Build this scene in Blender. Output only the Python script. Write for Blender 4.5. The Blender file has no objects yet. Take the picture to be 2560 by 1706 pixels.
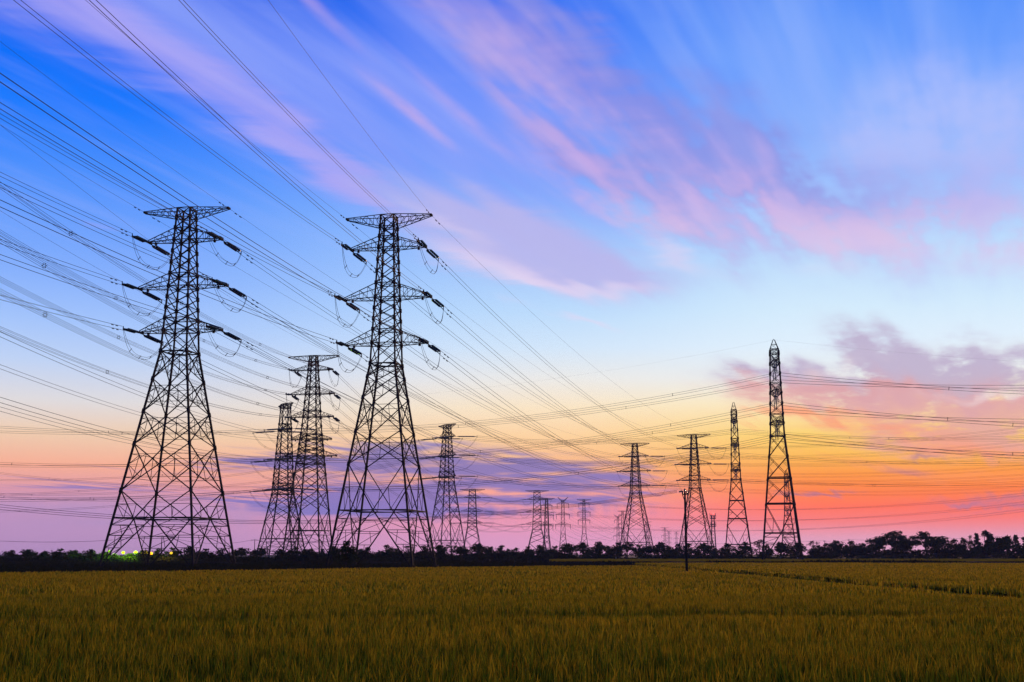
import bpy, math, random
import numpy as np
from mathutils import Vector, Matrix

scene = bpy.context.scene
R = math.radians
rng = random.Random(7)
nrng = np.random.default_rng(11)

# ------------------------------------------------------------------ camera
FPX, CX, CY, HZ, CAM_H = 3000.0, 1280.0, 853.0, 1385.0, 2.3
PITCH = math.atan((HZ - CY) / FPX)
cam_data = bpy.data.cameras.new("camera")
cam_data.sensor_width = 36.0
cam_data.lens = 36.0 * FPX / 2560.0
cam_data.clip_start = 0.1
cam_data.clip_end = 40000.0
cam = bpy.data.objects.new("camera", cam_data)
scene.collection.objects.link(cam)
cam.location = (0, 0, CAM_H)
cam.rotation_euler = (math.pi / 2 + PITCH, 0, 0)
scene.camera = cam

scene.view_settings.view_transform = 'Standard'
scene.view_settings.look = 'None'
scene.view_settings.exposure = 0.0
scene.view_settings.gamma = 1.0

CP, SP = math.cos(PITCH), math.sin(PITCH)


def ray(px, py):
    x = (px - CX) / FPX
    y = (CY - py) / FPX
    return Vector((x, CP - y * SP, SP + y * CP))


def at(px, py, Y):
    """World point seen at photo pixel (px, py) at forward distance Y."""
    d = ray(px, py)
    return Vector((0, 0, CAM_H)) + d * (Y / d.y)


def azel(px, py):
    d = ray(px, py).normalized()
    return math.degrees(math.atan2(d.x, d.y)), math.degrees(math.asin(d.z))


def lin(c):
    return tuple(((v / 255.0) / 12.92 if v / 255.0 <= 0.04045 else ((v / 255.0 + 0.055) / 1.055) ** 2.4) for v in c) + (1.0,)


# ------------------------------------------------------------------ sky (world shader, directional)
world = bpy.data.worlds.new("World")
scene.world = world
world.use_nodes = True
WT = world.node_tree
for n in list(WT.nodes):
    WT.nodes.remove(n)
WN, WL = WT.nodes, WT.links


def put(sock, v):
    if isinstance(v, bpy.types.NodeSocket):
        WL.new(v, sock)
    elif v is not None:
        sock.default_value = v


def M(op, a, b=None, c=None, clamp=False):
    n = WN.new('ShaderNodeMath')
    n.operation = op
    n.use_clamp = clamp
    put(n.inputs[0], a)
    put(n.inputs[1], b)
    if c is not None:
        put(n.inputs[2], c)
    return n.outputs[0]


def smooth(v, lo, hi, a=0.0, b=1.0):
    n = WN.new('ShaderNodeMapRange')
    n.interpolation_type = 'SMOOTHSTEP'
    put(n.inputs[0], v)
    n.inputs[1].default_value = lo
    n.inputs[2].default_value = hi
    n.inputs[3].default_value = a
    n.inputs[4].default_value = b
    return n.outputs[0]


def mixc(f, a, b):
    n = WN.new('ShaderNodeMix')
    n.data_type = 'RGBA'
    n.clamp_factor = True
    put(n.inputs[0], f)
    put(n.inputs[6], a)
    put(n.inputs[7], b)
    return n.outputs[2]


def comb(x, y, z=0.0):
    n = WN.new('ShaderNodeCombineXYZ')
    put(n.inputs[0], x)
    put(n.inputs[1], y)
    put(n.inputs[2], z)
    return n.outputs[0]


def noise(vec, scale, detail=3.0, rough=0.5, dist=0.0):
    n = WN.new('ShaderNodeTexNoise')
    WL.new(vec, n.inputs['Vector'])
    n.inputs['Scale'].default_value = scale
    n.inputs['Detail'].default_value = detail
    n.inputs['Roughness'].default_value = rough
    n.inputs['Distortion'].default_value = dist
    return n.outputs[0]


tc = WN.new('ShaderNodeTexCoord')
sep = WN.new('ShaderNodeSeparateXYZ')
WL.new(tc.outputs['Generated'], sep.inputs[0])
dx, dy, dz = sep.outputs
AZ = M('MULTIPLY', M('ARCTAN2', dx, dy), 180 / math.pi)
EL = M('MULTIPLY', M('ARCSINE', dz), 180 / math.pi)
AE = comb(AZ, EL)


def ramp(stops, px):
    """stops: (photo row, colour); the row is turned into an elevation."""
    n = WN.new('ShaderNodeValToRGB')
    cr = n.color_ramp
    cr.interpolation = 'EASE' if False else 'LINEAR'
    st = sorted(((max(0.0, azel(px, y)[1]) / 40.0, c) for y, c in stops))
    while len(cr.elements) < len(st):
        cr.elements.new(0.5)
    for e, (p, c) in zip(cr.elements, st):
        e.position = min(1, p)
    for e, (p, c) in zip(cr.elements, st):
        e.color = lin(c)
    put(n.inputs[0], M('DIVIDE', EL, 40.0, clamp=True))
    return n.outputs[0]


rampL = ramp([(1385, (168, 132, 178)), (1330, (182, 140, 184)), (1265, (190, 144, 184)), (1225, (218, 150, 162)), (1160, (246, 174, 146)), (1080, (240, 206, 176)),
              (1000, (224, 220, 222)), (900, (192, 212, 246)), (800, (165, 198, 253)), (680, (135, 178, 255)), (540, (105, 160, 255)),
              (400, (70, 142, 255)), (250, (22, 122, 255)), (100, (4, 108, 248)), (-100, (2, 92, 232)), (-700, (14, 60, 190))], 120)
rampM = ramp([(1385, (212, 154, 188)), (1340, (222, 150, 186)), (1290, (242, 150, 166)), (1230, (250, 165, 140)), (1160, (255, 188, 132)), (1090, (255, 212, 160)),
              (1020, (252, 230, 196)), (950, (238, 236, 232)), (870, (212, 232, 252)), (780, (190, 222, 255)), (680, (170, 208, 255)),
              (560, (150, 194, 255)), (420, (118, 168, 255)), (260, (80, 140, 255)), (100, (50, 118, 250)), (-100, (38, 104, 240)), (-700, (20, 62, 190))], 1280)
rampR = ramp([(1385, (216, 158, 190)), (1345, (224, 156, 178)), (1300, (250, 122, 112)), (1265, (255, 112, 78)), (1225, (255, 130, 62)), (1180, (255, 154, 62)),
              (1130, (255, 190, 86)), (1080, (255, 212, 110)), (1040, (255, 224, 152)), (990, (252, 238, 200)), (930, (236, 240, 240)), (850, (226, 242, 255)), (760, (214, 238, 255)), (640, (196, 226, 255)),
              (480, (168, 200, 255)), (320, (130, 174, 255)), (150, (98, 154, 255)), (0, (80, 142, 252)), (-150, (64, 126, 244)), (-700, (24, 66, 192))], 2250)
base = mixc(smooth(AZ, -20, 3), rampL, rampM)
base = mixc(smooth(AZ, 1, 15), base, rampR)

# streak coordinates: drifting clouds lie on one flat layer, stretched towards azimuth 22.6
zz = M('ADD', M('MAXIMUM', dz, 0.04), 0.012)
px_, py_ = M('DIVIDE', dx, zz), M('DIVIDE', dy, zz)
VA = R(22.6)
q = M('ADD', M('MULTIPLY', px_, math.sin(VA)), M('MULTIPLY', py_, math.cos(VA)))
r_ = M('SUBTRACT', M('MULTIPLY', px_, math.cos(VA)), M('MULTIPLY', py_, math.sin(VA)))
ST1 = comb(M('MULTIPLY', q, 0.16), r_, 0.0)
NF = noise(comb(M('MULTIPLY', q, 0.10), r_, 3.3), 7.0, 3.0, 0.55)       # fine streaks
NM = noise(ST1, 3.1, 3.0, 0.5)                                          # medium streaks
NB = noise(comb(M('MULTIPLY', q, 0.45), r_, 7.7), 2.4, 3.0, 0.55)       # lumps
NL = noise(comb(M('MULTIPLY', AZ, 0.085), EL, 1.0), 0.9, 4.0, 0.55, 0.4)  # flat low bands


# long-exposure drift: cloud edges are smeared towards the vanishing point by streak noise
WARP = M('ADD', M('MULTIPLY', M('SUBTRACT', noise(comb(M('MULTIPLY', q, 0.05), r_, 9.1), 4.0, 2.5, 0.5), 0.5), 0.40),
         0.0)
WARPL = M('MULTIPLY', M('SUBTRACT', NL, 0.5), 1.6)
AZW = M('ADD', M('ADD', AZ, M('MULTIPLY', M('SUBTRACT', 22.6, AZ), WARP)), M('MULTIPLY', WARPL, 2.0))
ELW = M('ADD', M('ADD', EL, M('MULTIPLY', M('MULTIPLY', EL, -1.0), WARP)), M('MULTIPLY', WARPL, 0.5))
AEW = comb(AZW, ELW)
AEN = comb(M('ADD', AZ, M('MULTIPLY', M('SUBTRACT', 22.6, AZ), M('MULTIPLY', M('SUBTRACT', NB, 0.5), 0.10))),
           M('SUBTRACT', EL, M('MULTIPLY', EL, M('MULTIPLY', M('SUBTRACT', NB, 0.5), 0.10))))
NF2 = noise(comb(M('MULTIPLY', q, 0.12), r_, 5.5), 16.0, 2.0, 0.5)
NFF = M('ADD', M('ADD', M('MULTIPLY', NF, 0.35), M('MULTIPLY', NB, 0.40)), M('MULTIPLY', NF2, 0.25))
NB2 = noise(comb(M('MULTIPLY', q, 0.42), r_, 2.2), 6.5, 3.0, 0.6)
NPK = M('ADD', M('ADD', M('MULTIPLY', NB2, 0.55), M('MULTIPLY', NF, 0.25)), M('MULTIPLY', NF2, 0.20))
NRC = M('ADD', M('MULTIPLY', NB2, 0.5), M('MULTIPLY', noise(comb(M('MULTIPLY', AZ, 0.5), EL, 2.0), 0.9, 4.0, 0.6), 0.5))
NS = M('ADD', M('MULTIPLY', NF, 0.5), M('MULTIPLY', NM, 0.5))


def blobs(lst, warp=True):
    """lst of (px, py, long radius px, short radius px, image angle deg clockwise, weight)."""
    acc = None
    K = 57.296 / FPX
    for bx, by, ra, rb, ang, w in lst:
        a, e = azel(bx, by)
        if ang is None:
            ang = math.degrees(math.atan2(1385 - by, 2530 - bx))
        m = WN.new('ShaderNodeMapping')
        m.vector_type = 'TEXTURE'
        WL.new(AEW if warp else AEN, m.inputs['Vector'])
        m.inputs['Location'].default_value = (a, e, 0)
        m.inputs['Rotation'].default_value = (0, 0, -R(ang))
        m.inputs['Scale'].default_value = (ra * 1.45 * K, rb * 1.7 * K, 1)
        g = WN.new('ShaderNodeTexGradient')
        g.gradient_type = 'SPHERICAL'
        WL.new(m.outputs[0], g.inputs[0])
        v = M('MULTIPLY', smooth(g.outputs['Fac'], 0.0, 1.0), w)
        acc = v if acc is None else M('ADD', acc, v)
    return acc


def layer(col_in, mask, nz, k, lo, hi, color, amt):
    f = M('MAXIMUM', M('ADD', 1.0, M('MULTIPLY', M('SUBTRACT', nz, 0.5), k * 3.2)), 0.0)
    v = M('MULTIPLY', mask, f)
    v = M('MULTIPLY', smooth(v, 0.0, 0.6 + hi * 0.9), amt)
    return mixc(v, col_in, color if isinstance(color, bpy.types.NodeSocket) else lin(color))


sky = base
# thin pale veil, upper right fan
vm = blobs([(2200, 120, 900, 480, 0, 0.9), (2450, 420, 420, 300, 0, 0.5), (1850, 80, 500, 300, 60, 0.35)])
sky = layer(sky, vm, NF, 1.3, 0.35, 1.7, (152, 190, 255), 0.42)
# broad lavender veil above the first band
vm = blobs([(420, 40, 560, 170, 28, 0.8), (760, 240, 520, 190, None, 0.9), (1100, 320, 520, 230, None, 0.9), (1300, 420, 420, 170, None, 0.7), (1000, 60, 300, 160, None, 0.4)])
sky = layer(sky, vm, NS, 1.3, 0.30, 1.4, (136, 158, 252), 0.75)
# first band, crisp lower edge
vm = blobs([(60, 40, 240, 60, 20, 0.8), (250, 95, 240, 62, 25, 0.9), (420, 165, 240, 66, 31, 0.95), (600, 260, 260, 70, 34, 0.8), (780, 370, 260, 62, 34, 0.75),
            (900, 460, 220, 50, 34, 0.8), (1010, 520, 200, 50, 32, 0.6), (175, 532, 70, 14, 24, 0.6)])
sky = layer(sky, vm, NS, 1.1, 0.25, 1.3, (176, 168, 246), 0.85)
# lower lavender shelf with a crisp belly
vm = blobs([(1120, 545, 260, 80, 26, 0.9), (1290, 615, 300, 95, 22, 1.15), (1450, 675, 280, 60, 14, 0.9), (1620, 690, 260, 45, 8, 0.6), (1360, 585, 250, 70, 18, 0.8)])
sky = layer(sky, vm, NS, 0.9, 0.2, 1.2, (190, 184, 236), 0.85)
vm = blobs([(1330, 700, 260, 30, 13, 0.9), (1520, 722, 170, 20, 4, 0.8), (1150, 590, 150, 26, 24, 0.5), (1700, 655, 130, 26, 28, 0.6), (2080, 712, 120, 20, 4, 0.5), (1495, 828, 85, 11, 14, 0.8), (1355, 785, 60, 14, 14, 0.4)])
sky = layer(sky, vm, NB, 0.8, 0.25, 1.2, (236, 216, 242), 0.75)
# dim mauve masses
vm = blobs([(1330, 50, 260, 120, None, 1.0), (1180, 60, 260, 80, None, 0.6), (1440, 180, 280, 90, None, 0.9), (1260, 200, 240, 60, None, 0.7), (1440, 415, 230, 44, None, 0.9), (1560, 475, 240, 56, None, 1.0),
            (1740, 470, 280, 110, None, 1.3), (1890, 440, 260, 100, None, 1.15), (2010, 480, 280, 110, None, 0.9), (2160, 545, 320, 120, 24, 0.65), (2350, 520, 320, 130, 10, 0.5), (2520, 500, 260, 150, 0, 0.4), (1620, 420, 200, 70, None, 0.6), (1830, 400, 200, 60, None, 0.5), (1640, 320, 260, 60, None, 0.4)])
sky = layer(sky, vm, NPK, 2.0, 0.28, 1.45, (142, 142, 224), 0.7)
# pink lit fringes
vm = blobs([(800, 30, 150, 20, None, 0.7), (1000, 262, 150, 20, None, 0.8), (1070, 318, 120, 16, None, 0.9), (1180, 110, 260, 40, None, 0.55), (1340, 200, 200, 40, None, 0.9), (1300, 285, 140, 24, None, 0.9), (1405, 350, 130, 18, None, 0.9), (1490, 425, 120, 18, None, 0.6),
            (1500, 512, 200, 30, 32, 1.3), (1640, 540, 170, 32, 22, 1.3), (1750, 510, 130, 26, None, 1.0), (1905, 500, 90, 26, None, 0.8), (1812, 385, 90, 26, None, 0.7), (1915, 388, 80, 28, None, 0.7), (1870, 560, 120, 26, None, 0.8),
            (2000, 578, 170, 34, 34, 1.3), (2120, 588, 180, 32, 18, 1.2), (2300, 590, 220, 34, 14, 0.7), (2480, 640, 170, 50, 0, 0.6), (1200, 330, 260, 22, None, 0.5), (1080, 220, 220, 18, None, 0.4), (900, 120, 200, 20, None, 0.35)], False)
pinkc = mixc(smooth(EL, 11.0, 19.0), lin((238, 214, 236)), lin((200, 172, 232)))
sky = layer(sky, vm, NPK, 1.6, 0.3, 1.25, pinkc, 0.74)
# broken pink lumps scattered through the mauve band and its pale belly
vm = blobs([(1250, 130, 420, 130, None, 0.6), (1560, 520, 330, 70, 30, 0.8), (1880, 540, 380, 90, 24, 0.9), (2160, 590, 340, 60, 12, 0.8), (2400, 610, 340, 80, 4, 0.7), (2530, 560, 200, 110, 0, 0.45), (1500, 300, 420, 80, None, 0.35)])
sky = layer(sky, vm, NPK, 3.0, 0.3, 1.3, pinkc, 0.6)
# pale lavender haze, right
vm = blobs([(2420, 330, 380, 150, 0, 0.9), (2250, 420, 300, 120, 10, 0.6), (2500, 520, 260, 140, 0, 0.6), (2450, 690, 300, 80, 0, 0.5), (2300, 330, 300, 120, 20, 0.4), (1950, 640, 400, 70, 10, 0.5)])
sky = layer(sky, vm, NPK, 1.5, 0.3, 1.8, (188, 198, 254), 0.64)
# fine silky streaks over the whole upper sky
sky = mixc(M('MULTIPLY', smooth(M('ADD', M('MULTIPLY', NF2, 0.5), M('MULTIPLY', NF, 0.5)), 0.42, 0.72), smooth(EL, 11.0, 17.0, 0.0, 0.17)), sky, lin((176, 190, 255)))
# right cloud: grey mauve crown, dusty pink body, salmon underside
vm = blobs([(2260, 905, 220, 52, 24, 0.8), (2440, 930, 300, 66, 10, 1.0), (2150, 975, 260, 50, 8, 0.9), (2000, 965, 220, 46, 10, 0.7), (2540, 900, 160, 44, 10, 0.7), (1870, 950, 160, 34, 6, 0.35), (2350, 985, 380, 70, 4, 0.9)])
sky = layer(sky, vm, NRC, 1.5, 0.2, 1.5, (188, 170, 202), 0.85)
vm = blobs([(2060, 1005, 280, 44, 5, 0.9), (2280, 1035, 360, 56, 6, 1.1), (2520, 1030, 300, 84, 0, 1.1), (2460, 1095, 320, 44, 2, 0.8), (1930, 985, 180, 34, 6, 0.5), (2350, 1110, 260, 26, 2, 0.5)])
sky = layer(sky, vm, NRC, 1.3, 0.2, 1.4, (228, 164, 164), 0.8)
vm = blobs([(1990, 1043, 180, 13, 2, 0.9), (2110, 1055, 200, 16, 5, 0.9), (2270, 1085, 200, 20, 5, 0.9), (2460, 1125, 200, 18, 3, 0.8), (2500, 1010, 130, 14, -8, 0.5), (2200, 1160, 160, 14, 3, 0.5), (2420, 1190, 220, 18, 0, 0.5), (2080, 1110, 120, 10, 0, 0.4)])
sky = layer(sky, vm, NL, 1.2, 0.15, 1.05, (255, 156, 116), 0.8)
vm = blobs([(2120, 945, 150, 24, -10, 0.9), (2340, 1002, 200, 14, -4, 0.5), (2520, 985, 120, 18, -6, 0.5)])
sky = layer(sky, vm, NB, 1.2, 0.2, 1.4, (250, 234, 230), 0.6)
vm = blobs([(300, 1255, 700, 34, 0, 0.9), (800, 1290, 500, 24, 0, 0.6), (150, 1300, 500, 30, 0, 0.6)])
sky = layer(sky, vm, NL, 0.9, 0.2, 1.3, (168, 140, 190), 0.55)
# low blue purple bank, centre left
vm = blobs([(1000, 1165, 340, 50, 0, 0.9), (1200, 1225, 380, 55, 0, 1.0), (950, 1245, 300, 45, 0, 0.85), (1440, 1232, 280, 46, 2, 0.8), (1300, 1150, 220, 24, 2, 0.9), (1430, 1180, 220, 22, 0, 0.7), (760, 1165, 200, 30, 0, 0.7),
            (640, 1150, 170, 22, 0, 0.8), (860, 1120, 200, 22, 2, 0.6), (700, 1255, 220, 22, 0, 0.6), (250, 1215, 200, 11, 0, 0.7), (1620, 1160, 120, 12, 0, 0.5), (1120, 1110, 160, 20, 0, 0.5), (480, 1185, 150, 12, 0, 0.5)])
NLL = M('ADD', M('MULTIPLY', NL, 0.6), M('MULTIPLY', noise(comb(M('MULTIPLY', AZ, 0.10), EL, 5.0), 3.0, 3.0, 0.55), 0.4))
sky = layer(sky, vm, NLL, 2.2, 0.30, 0.95, (112, 110, 186), 0.86)
# thin dark bars
vm = blobs([(2490, 1250, 240, 16, -2, 1.2), (2050, 1233, 110, 8, 0, 1.1), (2330, 1138, 60, 7, 2, 0.9), (2270, 1176, 70, 12, 6, 0.8), (2390, 1262, 50, 5, 0, 0.9), (2480, 1283, 220, 8, -2, 0.7), (1690, 1225, 80, 8, 0, 0.7), (1740, 1145, 70, 8, 0, 0.5), (2540, 1267, 90, 5, 0, 0.9), (1620, 1200, 80, 7, 0, 0.5)])
sky = layer(sky, vm, NL, 0.8, 0.2, 1.0, (166, 116, 152), 0.7)
# the low sky is seen through the haze: its own brightness there
vmul = WN.new('ShaderNodeVectorMath')
vmul.operation = 'SCALE'
WL.new(sky, vmul.inputs[0])
put(vmul.inputs['Scale'], M('ADD', smooth(EL, 5.5, 0.0, 1.0, 1.17), smooth(EL, 13.0, 4.0, 0.0, 0.04)))
sky = vmul.outputs[0]
# below the horizon: dull ground bounce
sky = mixc(smooth(EL, -0.6, -0.1), lin((60, 50, 30)), sky)

bg = WN.new('ShaderNodeBackground')
WL.new(sky, bg.inputs[0])
bg.inputs[1].default_value = 1.0
wo = WN.new('ShaderNodeOutputWorld')
WL.new(bg.outputs[0], wo.inputs[0])
world.cycles.sampling_method = 'MANUAL'
world.cycles.sample_map_resolution = 512

# sun just at the horizon, soft behind low cloud
sun_d = bpy.data.lights.new("sun", 'SUN')
sun_d.energy = 2.0
sun_d.angle = R(10)
sun_d.color = (1.0, 0.55, 0.28)
sun = bpy.data.objects.new("sun", sun_d)
scene.collection.objects.link(sun)
sun.rotation_euler = (R(86), 0, R(180 - 20))

# ------------------------------------------------------------------ helpers
COL = scene.collection


def mat(name, color, rough=0.6, metal=0.0, spec=0.3, noise_amt=0.0, noise_scale=3.0):
    m = bpy.data.materials.new(name)
    m.use_nodes = True
    nt = m.node_tree
    b = nt.nodes['Principled BSDF']
    b.inputs['Roughness'].default_value = rough
    b.inputs['Metallic'].default_value = metal
    b.inputs['Specular IOR Level'].default_value = spec
    if noise_amt:
        t = nt.nodes.new('ShaderNodeTexCoord')
        n = nt.nodes.new('ShaderNodeTexNoise')
        n.inputs['Scale'].default_value = noise_scale
        n.inputs['Detail'].default_value = 4
        nt.links.new(t.outputs['Object'], n.inputs['Vector'])
        r = nt.nodes.new('ShaderNodeValToRGB')
        r.color_ramp.elements[0].position = 0.3
        r.color_ramp.elements[1].position = 0.7
        r.color_ramp.elements[0].color = tuple(max(0, c * (1 - noise_amt)) for c in color) + (1,)
        r.color_ramp.elements[1].color = tuple(c * (1 + noise_amt) for c in color) + (1,)
        nt.links.new(n.outputs[0], r.inputs[0])
        nt.links.new(r.outputs[0], b.inputs['Base Color'])
    else:
        b.inputs['Base Color'].default_value = tuple(color) + (1,)
    return m


def emit(name, color, strength):
    m = bpy.data.materials.new(name)
    m.use_nodes = True
    nt = m.node_tree
    b = nt.nodes['Principled BSDF']
    b.inputs['Base Color'].default_value = (0.02, 0.02, 0.02, 1)
    b.inputs['Emission Color'].default_value = tuple(color) + (1,)
    b.inputs['Emission Strength'].default_value = strength
    return m


STEEL = mat('weathered_steel', (0.009, 0.009, 0.011), 0.8, 0.0, 0.06, 0.35, 0.6)
WIRE = mat('conductor_wire', (0.02, 0.02, 0.024), 0.6, 0.0, 0.2)
GLASS = mat('insulator_glass', (0.012, 0.045, 0.05), 0.25, 0.0, 0.5)
CONCRETE = mat('pole_concrete', (0.012, 0.011, 0.011), 0.9, 0, 0.2, 0.3, 4)
BARK = mat('bark', (0.03, 0.024, 0.018), 0.9, 0, 0.1, 0.4, 6)
WHITEWASH = mat('whitewashed_bark', (0.42, 0.40, 0.45), 0.9, 0, 0.1, 0.3, 8)


class MB:
    def __init__(self):
        self.v, self.f = [], []

    def bar(self, a, b, w, h=None, ref=None):
        a, b = Vector(a), Vector(b)
        d = b - a
        if d.length < 1e-5:
            return
        d.normalize()
        up = Vector(ref) if ref else (Vector((0, 0, 1)) if abs(d.z) < 0.95 else Vector((1, 0, 0)))
        s = d.cross(up)
        s.normalize()
        t = s.cross(d)
        h = h or w
        s *= w / 2
        t *= h / 2
        n = len(self.v)
        for p in (a, b):
            self.v += [p + s + t, p - s + t, p - s - t, p + s - t]
        for i in range(4):
            j = (i + 1) % 4
            self.f.append((n + i, n + j, n + 4 + j, n + 4 + i))
        self.f += [(n + 3, n + 2, n + 1, n), (n + 4, n + 5, n + 6, n + 7)]

    def tube(self, pts, r, sides=5, r2=None):
        pts = [Vector(p) for p in pts]
        n0 = len(self.v)
        m = len(pts)
        for i, p in enumerate(pts):
            d = (pts[min(i + 1, m - 1)] - pts[max(i - 1, 0)])
            d.normalize()
            up = Vector((0, 0, 1)) if abs(d.z) < 0.9 else Vector((1, 0, 0))
            s = d.cross(up)
            s.normalize()
            t = s.cross(d)
            rr = r if r2 is None else r + (r2 - r) * i / (m - 1)
            for k in range(sides):
                a = 2 * math.pi * k / sides
                self.v.append(p + s * (rr * math.cos(a)) + t * (rr * math.sin(a)))
        for i in range(m - 1):
            for k in range(sides):
                k2 = (k + 1) % sides
                self.f.append((n0 + i * sides + k, n0 + i * sides + k2, n0 + (i + 1) * sides + k2, n0 + (i + 1) * sides + k))
        self.f.append(tuple(n0 + k for k in reversed(range(sides))))
        self.f.append(tuple(n0 + (m - 1) * sides + k for k in range(sides)))

    def lathe(self, a, b, prof, sides=8):
        """prof: (t 0..1 along a-b, radius)"""
        a, b = Vector(a), Vector(b)
        d = (b - a)
        dn = d.normalized()
        up = Vector((0, 0, 1)) if abs(dn.z) < 0.9 else Vector((1, 0, 0))
        s = dn.cross(up)
        s.normalize()
        t = s.cross(dn)
        n0 = len(self.v)
        for (u, r) in prof:
            p = a + d * u
            for k in range(sides):
                an = 2 * math.pi * k / sides
                self.v.append(p + s * (r * math.cos(an)) + t * (r * math.sin(an)))
        for i in range(len(prof) - 1):
            for k in range(sides):
                k2 = (k + 1) % sides
                self.f.append((n0 + i * sides + k, n0 + i * sides + k2, n0 + (i + 1) * sides + k2, n0 + (i + 1) * sides + k))
        self.f.append(tuple(n0 + k for k in reversed(range(sides))))
        self.f.append(tuple(n0 + (len(prof) - 1) * sides + k for k in range(sides)))

    def build(self, name, material, parent=None, smooth=False):
        me = bpy.data.meshes.new(name)
        me.from_pydata(self.v, [], self.f)
        me.materials.append(material)
        if smooth:
            me.polygons.foreach_set('use_smooth', [True] * len(me.polygons))
        o = bpy.data.objects.new(name, me)
        COL.objects.link(o)
        if parent:
            o.parent = parent
        return o


def thing(name, label, cat, loc=(0, 0, 0), rz=0.0, group=None):
    o = bpy.data.objects.new(name, None)
    o.empty_display_size = 0.5
    COL.objects.link(o)
    o.location = loc
    o.rotation_euler = (0, 0, rz)
    tag(o, label, cat, group)
    return o


def tag(o, label=None, cat=None, group=None, kind=None):
    for k, v in (('label', label), ('category', cat), ('group', group), ('kind', kind)):
        if v:
            o[k] = v
    return o


def uaz(a):
    return Vector((math.sin(R(a)), math.cos(R(a)), 0))


# ------------------------------------------------------------------ pylons
def interp(prof, z):
    for (z0, w0), (z1, w1) in zip(prof, prof[1:]):
        if z <= z1:
            return w0 + (w1 - w0) * (z - z0) / (z1 - z0)
    return prof[-1][1]


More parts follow.
